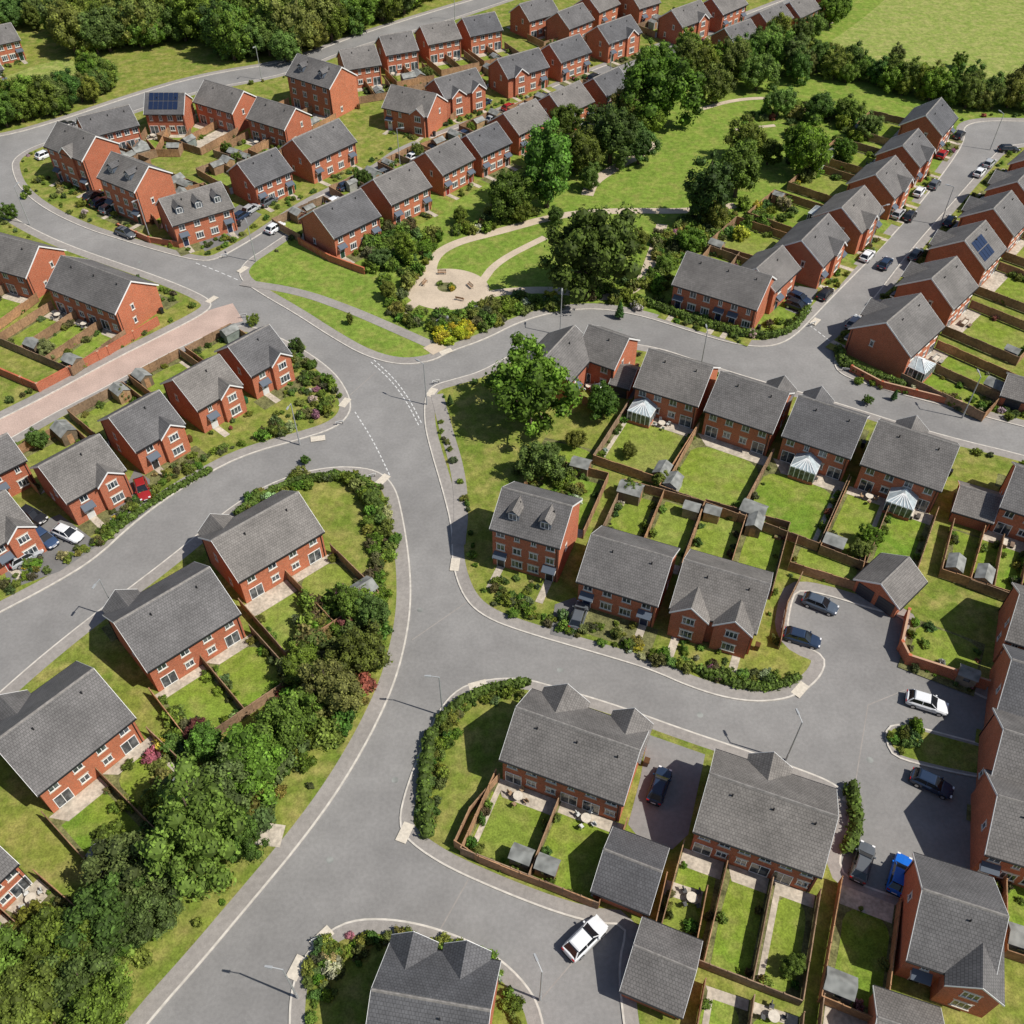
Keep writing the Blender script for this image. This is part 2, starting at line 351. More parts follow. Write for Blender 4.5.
SHR=[leafy('shrub_mesh',crown(20+s,11,.9,.7,.55,.25,.42,.12),48,.12,20+s,trunk=False,coref=.8) for s in range(5)]
GR=[(.115,.180,.024),(.145,.215,.032),(.095,.155,.028),(.175,.245,.038),(.13,.19,.045),(.155,.225,.028),(.19,.24,.05)]
SG=GR+[(.18,.27,.04),(.22,.28,.05),(.17,.20,.07),(.10,.15,.045),(.23,.25,.05),(.12,.12,.05)]
FL=[(.5,.42,.05),(.38,.16,.22),(.5,.48,.42),(.32,.12,.08),(.34,.32,.16),(.42,.44,.2)]
FOOT=[]
def infoot(x,y,mg=.3):
    for cx_,cy_,ro,lh,d_ in FOOT:
        dx,dy=x-cx_,y-cy_
        if abs(dx)>20 or abs(dy)>20: continue
        c,s=math.cos(ro),math.sin(ro)
        if abs(dx*c+dy*s)<lh+mg and abs(-dx*s+dy*c)<d_+mg: return True
    return False
def tree_at(u,v,rpx,kind='t',col=None,parent=None,name='deciduous_tree'):
    hc=5.0
    r=rpx/SC(v,hc); hc=1.15*r; r=rpx/SC(v,hc)
    x,y=G(u,v,hc); me=R.choice(TREES if kind=='t' else TALL if kind=='l' else CON)
    c=col or R.choice(GR); c=tuple(q*R.uniform(.85,1.2) for q in c)
    return obj(name if kind!='c' else 'conifer_tree',me,(x,y,.1),R.uniform(0,6.28),(r*R.uniform(.95,1.08),r*R.uniform(.95,1.08),r*R.uniform(.9,1.1)),color=c,parent=parent)
def shrub(x,y,r,col=None,name='garden_shrub'):
    if infoot(x,y,r*.5): return
    c=col or (R.choice(FL) if R.random()<.06 else R.choice(SG)); c=tuple(q*R.uniform(.8,1.2) for q in c)
    return obj(name,R.choice(SHR),(x,y,.08),R.uniform(0,6.28),(r*R.uniform(.8,1.2),r*R.uniform(.8,1.2),r*R.uniform(.8,1.3)),color=c)
def scatter_shrubs(pts,n,rmin,rmax,col=None):
    P=W(pts); lo=P.min(0); hi=P.max(0); k=0
    while k<n:
        p=(R.uniform(lo[0],hi[0]),R.uniform(lo[1],hi[1]))
        if inpoly(p,P): shrub(*p,R.uniform(rmin,rmax),col); k+=1
def woodland(pts,n,rmin,rmax,name='woodland'):
    P=W(pts); lo=P.min(0); hi=P.max(0); k=0; e=bpy.data.objects.new(name,None); sc.collection.objects.link(e)
    while k<n:
        p=(R.uniform(lo[0],hi[0]),R.uniform(lo[1],hi[1]))
        if inpoly(p,P):
            k+=1
            if infoot(*p,2): continue
            r=R.uniform(rmin,rmax); c=tuple(q*R.uniform(.95,1.35) for q in R.choice(GR))
            obj('tree',R.choice(TREES+TALL),(p[0],p[1],0),R.uniform(0,6.28),(r,r,r*R.uniform(.85,1.1)),color=c,parent=e)
def hedge(pts,wd=1.1,h=1.4,col=None,world=False,name='hedge'):
    P=np.array(pts) if world else W(pts)
    P=resample(chaikin(P,2,False) if len(P)>2 else P,.55,False); rg=np.random.RandomState(R.randint(0,9999))
    cl=[]
    for p in P:
        for s in (-.28,.28):
            cl.append((p[0]+rg.uniform(-.12,.12)+s*wd,p[1]+rg.uniform(-.12,.12)+s*wd*.4,h*rg.uniform(.28,.4),h*.42))
        cl.append((p[0]+rg.uniform(-.15,.15),p[1]+rg.uniform(-.15,.15),h*rg.uniform(.6,.72),h*.4))
    me=leafy('hedge_mesh',cl,16,.20,rg.randint(999),trunk=False,coref=.92)
    return obj(name,me,(0,0,.1),color=col or (.13,.20,.034))
# ---------------------------------------------------------------- garden things
def shed_mesh(w_,d_,h_):
    mb=MB(); n='garden_shed'; r=h_+w_*.28
    mb.box(n,-w_/2,w_/2,-d_/2,d_/2,0,h_,'shed')
    for y in (-d_/2,d_/2): mb.face(n,[(-w_/2,y,h_),(w_/2,y,h_),(0,y,r)],'shed')
    e=.12
    mb.slab(n,[(-w_/2-e,d_/2+e,h_-.03),(-w_/2-e,-d_/2-e,h_-.03),(0,-d_/2-e,r+.05),(0,d_/2+e,r+.05)],.05,'felt')
    mb.slab(n,[(w_/2+e,-d_/2-e,h_-.03),(w_/2+e,d_/2+e,h_-.03),(0,d_/2+e,r+.052),(0,-d_/2-e,r+.052)],.05,'felt')
    mb.box(n,-.4,.4,-d_/2-.04,-d_/2,.05,1.75,'fence'); mb.box(n,w_/2,w_/2+.03,-.35,.35,1.0,1.5,'glass')
    return mb.mesh(n)
SHED=[shed_mesh(2.0,2.6,1.9),shed_mesh(1.6,2.1,1.8),shed_mesh(2.4,3.2,2.0)]
def tableset():
    mb=MB(); n='garden_table_set'
    mb.cyl(n,0,0,.70,.74,.55,.55,'sill',14); mb.cyl(n,0,0,0,.7,.05,.05,'gutter',6)
    for i in range(4):
        a=i*math.pi/2+.4; x=math.cos(a)*.95; y=math.sin(a)*.95
        mb.box(n,x-.22,x+.22,y-.22,y+.22,.42,.46,'shed')
        bx,by=x+math.cos(a)*.22,y+math.sin(a)*.22; mb.box(n,bx-.2,bx+.2,by-.04,by+.04,.46,.9,'shed')
        for sx_ in (-.2,.2):
            for sy_ in (-.2,.2): mb.box(n,x+sx_-.02,x+sx_+.02,y+sy_-.02,y+sy_+.02,0,.42,'gutter')
    return mb.mesh(n)
TSET=tableset()
def binm():
    mb=MB(); n='wheelie_bin'; mb.hexa(n,[(-.22,-.25,.05),(.22,-.25,.05),(.22,.25,.05),(-.22,.25,.05)],[(-.29,-.34,1),(.29,-.34,1),(.29,.34,1),(-.29,.34,1)],'door')
    mb.hexa(n,[(-.31,-.36,1),(.31,-.36,1),(.31,.38,1),(-.31,.38,1)],[(-.27,-.32,1.08),(.27,-.32,1.08),(.27,.36,1.1),(-.27,.36,1.1)],'door'); mb.box(n,-.3,.3,.24,.34,0,.14,'tyre'); return mb.mesh(n)
BIN=binm()
def planter():
    mb=MB(); n='raised_planter'
    mb.box(n,-.9,.9,-.45,.45,0,.4,'fence'); mb.box(n,-.82,.82,-.37,.37,.4,.42,'soil'); return mb.mesh(n)
PLN=planter()
def sofa():
    mb=MB(); n='garden_sofa'
    mb.box(n,-1,1,-.4,.4,.05,.4,'shed'); mb.box(n,-1,1,.25,.4,.4,.8,'shed'); mb.box(n,-1,-.85,-.4,.25,.4,.62,'shed'); mb.box(n,.85,1,-.4,.25,.4,.62,'shed'); mb.box(n,-.83,-.01,-.38,.23,.4,.5,'sill'); mb.box(n,.01,.83,-.38,.23,.4,.5,'sill')
    mb.box(n,-.5,.5,-1.3,-.8,.3,.38,'shed'); mb.box(n,-.45,.45,-1.25,-.85,0,.3,'gutter')
    return mb.mesh(n)
SOFA=sofa()
def fence(P,h=1.75,name='garden_fence',mat='fence',world=True,th=.05):
    P=np.array(P) if world else W(P); mb=MB()
    for a,b in zip(P[:-1],P[1:]):
        L=float(np.hypot(*(b-a)))
        if L<.3: continue
        k=max(1,round(L/1.83)); u=(b-a)/L; nn=np.array([-u[1],u[0]])
        for i in range(k):
            p=a+u*(L*i/k+.05); q=a+u*(L*(i+1)/k-.05); hh=h+R.uniform(-.06,.06)
            def bx(p,q,t,z0,z1,mt):
                B=[(*(p-nn*t),z0),(*(q-nn*t),z0),(*(q+nn*t),z0),(*(p+nn*t),z0)]
                mb.hexa(name,B,[(x,y,z1) for x,y,_ in B],mt)
            if mat=='fence':
                bx(p,q,.03,.12,hh,'fence'); bx(p-u*.1,p,.06,0,h+.12,'fence'); bx(p,q,.05,hh,hh+.04,'fence')
            else:
                bx(p-u*.05,q+u*.05,.11,0,h,'brick'); bx(p-u*.05,q+u*.05,.14,h,h+.07,'brick')
                if i%3==0: bx(p-u*.2,p+u*.2,.19,0,h+.12,'brick')
    return obj(name,mb.mesh(name),(0,0,.1))
def wall(pts,h=1.7): return fence(W(pts),h,'brick_garden_wall','brick')
LAWNC=[(.155,.235,.028),(.13,.22,.025),(.18,.255,.036),(.17,.225,.035),(.20,.25,.05),(.125,.205,.024),(.21,.235,.055)]
SHC=[(.24,.15,.09),(.16,.12,.08),(.30,.25,.18),(.19,.22,.20),(.36,.24,.13),(.32,.32,.30)]
def plot_fill(LW,a0,a1,yb,ye,s,rot,gl,pd=None):
    """one garden plot in a local frame: patio, lawn, beds, shed, furniture"""
    pd=R.uniform(1.2,2.6) if pd is None else pd; pw=a1-a0
    if pd>0: sheet('patio',[LW(a0+.2,yb),LW(a1-.2,yb),LW(a1-.2,yb+s*pd),LW(a0+pw*R.choice((.2,.03)),yb+s*pd)],LAY['slab']+zj(),'slab')
    q0=yb+s*max(.3,pd-.2); q1=ye-s*R.uniform(.3,1.2); m0=R.uniform(.15,.9); m1=R.uniform(.15,.9)
    if R.random()<.97:
        base=[(a0+m0,q0),(a1-m1,q0),(a1-m1*R.uniform(.6,1.4),(q0+q1)/2),(a1-m1,q1),(a0+m0,q1),(a0+m0*R.uniform(.6,1.4),(q0+q1)/2)]
        P=chaikin(np.array([LW(*p) for p in base]),2) if R.random()<.35 else np.array([LW(*p) for p in base])
        sheet('lawn',P,LAY['lawn']+zj(),'lawn',R.choice(LAWNC))
    else: sheet('patio',[LW(a0+.5,q0),LW(a1-.5,q0),LW(a1-.5,q1),LW(a0+.5,q1)],LAY['path']+zj(),'slab')
    if R.random()<.35:
        xx=R.choice((a0+.5,a1-1.1)); sheet('garden_path',[LW(xx,yb),LW(xx+.6,yb),LW(xx+.6,ye-s*1),LW(xx,ye-s*1)],LAY['path']+.004+zj(),'slab')
    dens=R.choice((.4,.8,1.3,1.9))
    for _ in range(int(gl*dens)):
        e_=R.random(); rr=R.uniform(.25,.8)
        if e_<.36: p=(a0+.45+R.uniform(-.1,.35),R.uniform(q0,ye-s*.6))
        elif e_<.72: p=(a1-.45-R.uniform(-.1,.35),R.uniform(q0,ye-s*.6))
        else: p=(R.uniform(a0+.6,a1-.6),ye-s*R.uniform(.5,1.1))
        shrub(*LW(*p),rr)
    if gl>6 and R.random()<.3:
        p=LW(R.choice((a0+1.3,a1-1.3)),ye-s*R.uniform(1.2,3)); rr=R.uniform(1.0,1.9)
        if not infoot(*p,1): obj('garden_tree',R.choice(TREES),(*p,.1),R.uniform(0,6),rr,color=R.choice(GR+[(.2,.07,.06),(.25,.28,.1)]))
    if R.random()<.7:
        p=LW(R.choice((a0+1.4,a1-1.4)),ye-s*1.7)
        if not infoot(*p,.8): obj('garden_shed',SHED[R.choice((0,0,1,2))],(*p,.14),rot+(0 if s>0 else math.pi)+R.choice((0,math.pi/2)),color=R.choice(SHC))
    if pd>0:
        e_=R.random(); ps=yb+s*min(1.5,pd*.6+.3)
        if e_<.4: p=LW((a0+a1)/2+R.uniform(-1,1),ps); obj('garden_table_set',TSET,(*p,.17),R.uniform(0,6),color=R.choice([(.3,.2,.12),(.1,.1,.1),(.5,.5,.48)]))
        elif e_<.55 and pd>2: p=LW((a0+a1)/2,ps); obj('garden_sofa',SOFA,(*p,.17),rot+R.choice((0,1.57,3.14)),color=R.choice([(.08,.07,.06),(.3,.28,.25),(.2,.14,.1)]))
    if R.random()<.25:
        p=LW(R.uniform(a0+1,a1-1),q1-s*.3); obj('raised_planter',PLN,(*p,.15),rot+R.choice((0,1.57))); shrub(p[0],p[1],.5)
# ---------------------------------------------------------------- houses
def hgeom(r,d,st,gar):
    x1,y1,x2,y2=r
    if x1>x2: x1,y1,x2,y2=x2,y2,x1,y1
    he=(5.0 if st==2 else 7.4 if st==3 else 2.4); tn=.70 if not gar else .62
    hr=he+d/2*tn+.12
    a=Vector(G(x1,y1,hr)); b=Vector(G(x2,y2,hr)); return he,tn,hr,(b-a).length,(a+b)/2,math.atan2((b-a).y,(b-a).x)
def house(r,d=9,st=2,units=2,garden=None,gl=10,cross=(),dorm=0,solar=0,kind='brick_house',gar=False,front=3.0,cons=(),gx=0.8,velux=0,ex=0,plots=None):
    he,tn,hr,L,c,rot=hgeom(r,d,st,gar)
    Lh=L/2; D=d/2; mb=MB()
    z0=-.2
    mb.face('walls',[(-Lh,-D,z0),(Lh,-D,z0),(Lh,-D,he),(-Lh,-D,he)],'brick'); mb.face('walls',[(Lh,D,z0),(-Lh,D,z0),(-Lh,D,he),(Lh,D,he)],'brick')
    mb.face('walls',[(Lh,-D,z0),(Lh,D,z0),(Lh,D,he),(Lh,0,he+D*tn),(Lh,-D,he)],'brick'); mb.face('walls',[(-Lh,D,z0),(-Lh,-D,z0),(-Lh,-D,he),(-Lh,0,he+D*tn),(-Lh,D,he)],'brick')
    ov=.38; vg=.22; t=.12; rz=he+D*tn+t
    ze=he-ov*tn+t
    mb.slab('roof',[(-Lh-vg,-D-ov,ze),(Lh+vg,-D-ov,ze),(Lh+vg,0,rz),(-Lh-vg,0,rz)],t,'tile')
    mb.slab('roof',[(Lh+vg,D+ov,ze),(-Lh-vg,D+ov,ze),(-Lh-vg,0,rz+.002),(Lh+vg,0,rz+.002)],t,'tile')
    rc=.16
    mb.hexa('ridge_tiles',[(-Lh-vg,-rc,rz-.09),(Lh+vg,-rc,rz-.09),(Lh+vg,rc,rz-.09),(-Lh-vg,rc,rz-.09)],[(-Lh-vg,-.05,rz+.07),(Lh+vg,-.05,rz+.07),(Lh+vg,.05,rz+.07),(-Lh-vg,.05,rz+.07)],'ridge')
    for sx_ in (-1,1):
        X=sx_*(Lh+vg+.012)
        for sy_ in (-1,1):
            p=[(X-.012,sy_*(D+ov),ze-.26),(X-.012,0,rz-.26),(X-.012,0,rz+.02),(X-.012,sy_*(D+ov),ze+.02)]
            q=[(v[0]+sx_*.035,v[1],v[2]) for v in p]
            mb.hexa('bargeboards',p,q,'frame')
    for sy_ in (-1,1):
        y_=sy_*(D+ov+.05); mb.box('gutters',-Lh-vg,Lh+vg,y_-.06,y_+.06,ze-.19,ze-.06,'gutter')
        y2_=sy_*(D+.06); mb.box('gutters',Lh-.35,Lh-.26,min(y2_-.045,y2_+.045),max(y2_-.045,y2_+.045),0,he-.1,'gutter')
        y3_=sy_*(D+ov-.02); mb.box('fascia',-Lh-vg+.05,Lh+vg-.05,y3_-.02,y3_+.02,ze-.24,ze-.125,'frame')
    def mp(side,t_,o,z):
        return {'n':(t_,-D-o,z),'f':(-t_,D+o,z),'r':(Lh+o,t_,z),'l':(-Lh-o,-t_,z)}[side]
    def wbox(part,side,t0,t1,o0,o1,za,zb,mt,off=0):
        B=[mp(side,t0,o1+off,za),mp(side,t1,o1+off,za),mp(side,t1,o0+off,za),mp(side,t0,o0+off,za)]
        mb.hexa(part,B,[(x,y,z+zb-za) for x,y,z in B],mt)
    def win(side,tc_,zc,w_,h_,off=0,mul=1,sill=True):
        a0,a1,b0,b1=tc_-w_/2,tc_+w_/2,zc-h_/2,zc+h_/2
        wbox('window_glass',side,a0+.05,a1-.05,0,.02,b0+.05,b1-.05,'glass',off)
        f=.075
        wbox('window_frames',side,a0,a0+f,0,.06,b0,b1,'frame',off); wbox('window_frames',side,a1-f,a1,0,.06,b0,b1,'frame',off)
        wbox('window_frames',side,a0+f,a1-f,0,.06,b1-f,b1,'frame',off); wbox('window_frames',side,a0+f,a1-f,0,.06,b0,b0+f,'frame',off)
        for i in range(mul):
            mx=a0+(a1-a0)*(i+1)/(mul+1); wbox('window_frames',side,mx-.035,mx+.035,0,.055,b0+f,b1-f,'frame',off)
        if sill:
            wbox('sills',side,a0-.1,a1+.1,0,.12,b0-.11,b0-.003,'sill',off); wbox('sills',side,a0-.12,a1+.12,0,.025,b1+.003,b1+.20,'sill',off)
    def door(side,tc_,off=0,canopy=True):
        wbox('door_frame',side,tc_-.55,tc_+.55,0,.05,0,2.2,'frame',off); wbox('door',side,tc_-.46,tc_+.46,.052,.085,.08,2.1,'door',off)
        wbox('door_frame',side,tc_-.2,tc_+.2,.087,.10,1.3,1.8,'glass',off)
        if canopy:
            B=[mp(side,tc_-.9,.9+off,2.4),mp(side,tc_+.9,.9+off,2.4),mp(side,tc_+.9,off,2.95),mp(side,tc_-.9,off,2.95)]
            mb.slab('porch_roof',B,.12,'lead'); wbox('porch_roof',side,tc_-.88,tc_-.8,0,.8,2.1,2.35,'frame',off); wbox('porch_roof',side,tc_+.8,tc_+.88,0,.8,2.1,2.35,'frame',off)
    gside='n' if garden=='n' else 'f'; fside='f' if gside=='n' else 'n'
    if gar:
        gs={'n':'n','r':'r','l':'l'}.get(garden,'n')
        hw=Lh if gs=='n' else D
        k=2 if hw>2.4 else 1
        for i in range(k):
            tc_=0 if k==1 else (-hw/2+.05 if i==0 else hw/2-.05)
            wbox('garage_door',gs,tc_-1.15,tc_+1.15,0,.05,0,2.1,'door')
            for j in range(4): wbox('garage_door',gs,tc_-1.1,tc_+1.1,.05,.07,.15+j*.5,.55+j*.5,'door')
        mb.build(kind,(c.x,c.y,.1),rot,(.05,.05,.06)); return
    uw=L/units
    crx=[(s,xf*L,w_) for s,xf,w_,p_ in cross]
    def clear(side,tc_,):
        sg=-1 if side=='n' else 1
        for s,xc,w_ in crx:
            X=tc_ if side=='n' else -tc_
            if s==sg and abs(X-xc)<w_/2+.75: return False
        return True
    for u in range(units):
        uc=-Lh+uw*(u+.5)
        for f in range(1,st):
            zc=1.35+2.55*f
            for q in (-.25,.25):
                if clear('n',uc+uw*q): win('n',uc+uw*q,zc,1.15 if R.random()<.8 else .7,1.12)
                if clear('f',uc+uw*q): win('f',uc+uw*q,zc,1.15 if R.random()<.8 else .7,1.12)
        m_=1 if u%2 else -1
        t1,t2=uc+uw*.25*m_,uc-uw*.25*m_
        if fside=='f': t1,t2=-t1,-t2
        if clear(fside,t1): door(fside,t1)
        if clear(fside,t2): win(fside,t2,1.4,1.5,1.25,mul=2)
        t1,t2=uc+uw*.22*m_,uc-uw*.25*m_
        if gside=='f': t1,t2=-t1,-t2
        if clear(gside,t1): win(gside,t1,1.12,1.9,2.05,mul=1,sill=False)
        if clear(gside,t2): win(gside,t2,1.5,1.1,1.0)
    for s_ in ('l','r'):
        if R.random()<.75: win(s_,R.choice((-1.2,1.2)),3.95,.65,1.0,mul=0)
        if R.random()<.5: win(s_,R.choice((-1.5,1.5)),1.5,.65,1.0,mul=0)
        if R.random()<.6: wbox('gutters',s_,-D+.3,-D+.4,0,.09,0,he-.3,'gutter')
    for s,xf,w_,p_ in cross:
        xc=xf*L; hw=w_/2; zr=he+hw*tn*1.15; tt=tn*1.15; Y=s*(D+p_); side='n' if s<0 else 'f'
        off=p_
        pts=[(xc-hw,Y,z0),(xc+hw,Y,z0),(xc+hw,Y,he),(xc,Y,zr),(xc-hw,Y,he)]
        mb.face('walls',pts if s<0 else pts[::-1],'brick')
        for sg in (-1,1):
            X=xc+sg*hw; mb.face('walls',[(X,s*(D-.5),z0),(X,Y,z0),(X,Y,he),(X,s*(D-.5),he)],'brick')
            e=.25; q=[(xc+sg*(hw+e),Y+s*.25,he-e*tt+t),(xc+sg*(hw+e),s*.3,he-e*tt+t),(xc,s*.3,zr+t+.001*sg),(xc,Y+s*.25,zr+t+.001*sg)]
            mb.slab('roof',q,t,'tile')
            B=[(xc+sg*(hw+e),Y+s*.26,he-e*tt-.1),(xc,Y+s*.26,zr-.1),(xc,Y+s*.26,zr+t+.03),(xc+sg*(hw+e),Y+s*.26,he-e*tt+t+.03)]
            mb.hexa('bargeboards',B,[(x,y+s*.04,z) for x,y,z in B],'frame')
        tc_=xc if side=='n' else -xc
        win(side,tc_,3.95,1.5,1.15,off,2)
        win(side,tc_,1.4,1.8 if (side==fside and w_<4) else 1.6,1.3,off,2)
    for i in range(dorm):
        xc=(i-(dorm-1)/2)*L/dorm*.95; w_=1.5; yb=-D*.72; zb=he+(D+yb)*tn; zt=zb+1.35
        mb.box('dormers',xc-w_/2,xc+w_/2,yb,-.2,zb-.3,zt,'lead')
        mb.face('dormers',[(xc-w_/2,yb,zt),(xc+w_/2,yb,zt),(xc,yb,zt+.6)],'lead')
        for sg in (-1,1):
            mb.slab('dormers',[(xc+sg*(w_/2+.15),yb-.2,zt-.1),(xc+sg*(w_/2+.15),.0,zt-.1),(xc,.0,zt+.66+.001*sg),(xc,yb-.2,zt+.66+.001*sg)],.07,'tile')
        mb.box('dormers',xc-.5,xc+.5,yb-.03,yb,zb+.25,zt-.1,'glass')
        for a0,a1,b0,b1 in ((-.56,-.48,.2,1.3),(.48,.56,.2,1.3),(-.03,.03,.25,1.25),(-.48,.48,1.22,1.3),(-.48,.48,.17,.25)):
            mb.box('dormers',xc+a0,xc+a1,yb-.06,yb,zb+b0,zb+b1,'frame')
    if solar:
        for i in range(solar):
            for j in range(2):
                xa=-Lh+.8+i*1.1; ya=-D+.6+j*1.75
                q=[(xa,ya,he+(D+ya)*tn+t+.08),(xa+1.0,ya,he+(D+ya)*tn+t+.08),(xa+1.0,ya+1.6,he+(D+ya+1.6)*tn+t+.08),(xa,ya+1.6,he+(D+ya+1.6)*tn+t+.08)]
                mb.slab('solar_panels',q,.05,'solar')
    for i in range(velux):
        xa=-Lh*.5+i*Lh*.8; ya=-D*.6
        q=[(xa,ya,he+(D+ya)*tn+t+.06),(xa+.8,ya,he+(D+ya)*tn+t+.06),(xa+.8,ya+1,he+(D+ya+1)*tn+t+.06),(xa,ya+1,he+(D+ya+1)*tn+t+.06)]; mb.slab('roof_windows',q,.05,'glass')
    for i in range(units):
        xa=-Lh+uw*(i+.6); mb.cyl('vents',xa,-1.2,rz-1.1,rz-.45,.09,.09,'gutter',6)
    for cf in cons:
        xc=cf*L; s=-1 if gside=='n' else 1; y0=s*D; y1_=s*(D+3.0); hw=1.8; n='conservatory'
        lo,hi=min(y0,y1_),max(y0,y1_)
        mb.box(n,xc-hw,xc+hw,lo,hi,0,.55,'brick'); mb.box(n,xc-hw+.06,xc+hw-.06,lo+.06,hi-.06,.55,2.2,'glass')
        for i in range(6):
            xx=xc-hw+i*2*hw/5; mb.box(n,xx-.05,xx+.05,y1_-.05,y1_+.05,.55,2.25,'frame')
        for sg in (-1,1):
            for i in range(4):
                yy=y0+(y1_-y0)*(i+.5)/4; mb.box(n,xc+sg*hw-.05,xc+sg*hw+.05,yy-.05,yy+.05,.55,2.25,'frame')
        mb.box(n,xc-hw-.1,xc+hw+.1,lo-.0,hi+.08,2.2,2.32,'frame')
        ap=(xc,y0+s*1.2,3.3); bk=(xc,y0,3.3)
        cs=[(xc-hw-.05,y0,2.33),(xc-hw-.05,y1_,2.33),(xc,y1_+s*.02,2.33),(xc+hw+.05,y1_,2.33),(xc+hw+.05,y0,2.33)]
        mb.face(n,[cs[0],cs[1],ap,bk],'cglass'); mb.face(n,[cs[1],cs[3],ap],'cglass'); mb.face(n,[cs[3],cs[4],bk,ap],'cglass')
        def rib(p,q):
            p=Vector(p);q=Vector(q); mb.hexa(n,[tuple(p+Vector((-.05,0,.0))),tuple(p+Vector((.05,0,.0))),tuple(q+Vector((.05,0,.0))),tuple(q+Vector((-.05,0,.0)))],[tuple(p+Vector((-.05,0,.07))),tuple(p+Vector((.05,0,.07))),tuple(q+Vector((.05,0,.07))),tuple(q+Vector((-.05,0,.07)))],'frame')
        for i in range(7): rib((xc-hw+i*hw/3,y1_,2.33),ap)
        for sg in (-1,1):
            for k in (0.0,.4): rib((xc+sg*hw,y0+s*k*3,2.33),(xc,y0+s*k*1.2,3.3))
    e=mb.build(kind,(c.x,c.y,.1),rot,None,{'door':R.choice([(.02,.03,.07),(.015,.05,.03),(.2,.02,.02),(.03,.03,.03),(.6,.6,.58)])})
    cr,sr=math.cos(rot),math.sin(rot)
    def LW(x,y): return (c.x+x*cr-y*sr,c.y+x*sr+y*cr)
    if garden:
        pn=plots or units
        s=-1 if garden=='n' else 1; yb=s*(D+.05); ye=s*(D+gl); X0,X1=-Lh-gx,Lh+gx+ex; pw=(X1-X0)/pn
        sheet('garden_bed',[LW(X0,yb),LW(X1,yb),LW(X1,ye),LW(X0,ye)],LAY['bed']+zj(),'soil')
        for u in range(pn):
            plot_fill(LW,X0+u*pw,X0+(u+1)*pw,yb,ye,s,rot,gl)
        for u in range(pn+1): fence([LW(X0+u*pw,yb),LW(X0+u*pw,ye)])
        fence([LW(X0,ye),LW(X1,ye)])
    if front:
        s=1 if garden=='n' else -1; yb=s*(D+.05); ye=s*(D+front)
        sheet('front_garden',[LW(-Lh-gx,yb),LW(Lh+gx,yb),LW(Lh+gx,ye),LW(-Lh-gx,ye)],LAY['bed']+.003+zj(),'grass' if R.random()<.5 else 'soil')
        for u in range(units):
            uc=-Lh+uw*(u+.5); m_=1 if u%2 else -1; xp=uc+uw*.25*m_
            sheet('garden_path',[LW(xp-.5,yb),LW(xp+.5,yb),LW(xp+.5,ye),LW(xp-.5,ye)],LAY['slab']+zj(),'slab')
            for _ in range(int(2.8*front)):
                xx=R.uniform(uc-uw/2+.5,uc+uw/2-.5)
                if abs(xx-xp)<.95: continue
                shrub(*LW(xx,s*(D+R.uniform(.7,front-.2))),R.uniform(.25,.65))
        if R.random()<.6: p=LW(Lh+.8,s*(D-1.2)); obj('wheelie_bin',BIN,(*p,.13),rot,color=R.choice([(.02,.02,.02),(.02,.1,.04),(.1,.05,.02)]))
    return e
CG=lambda s,x,w_=4.2,p_=.8:(s,x,w_,p_)
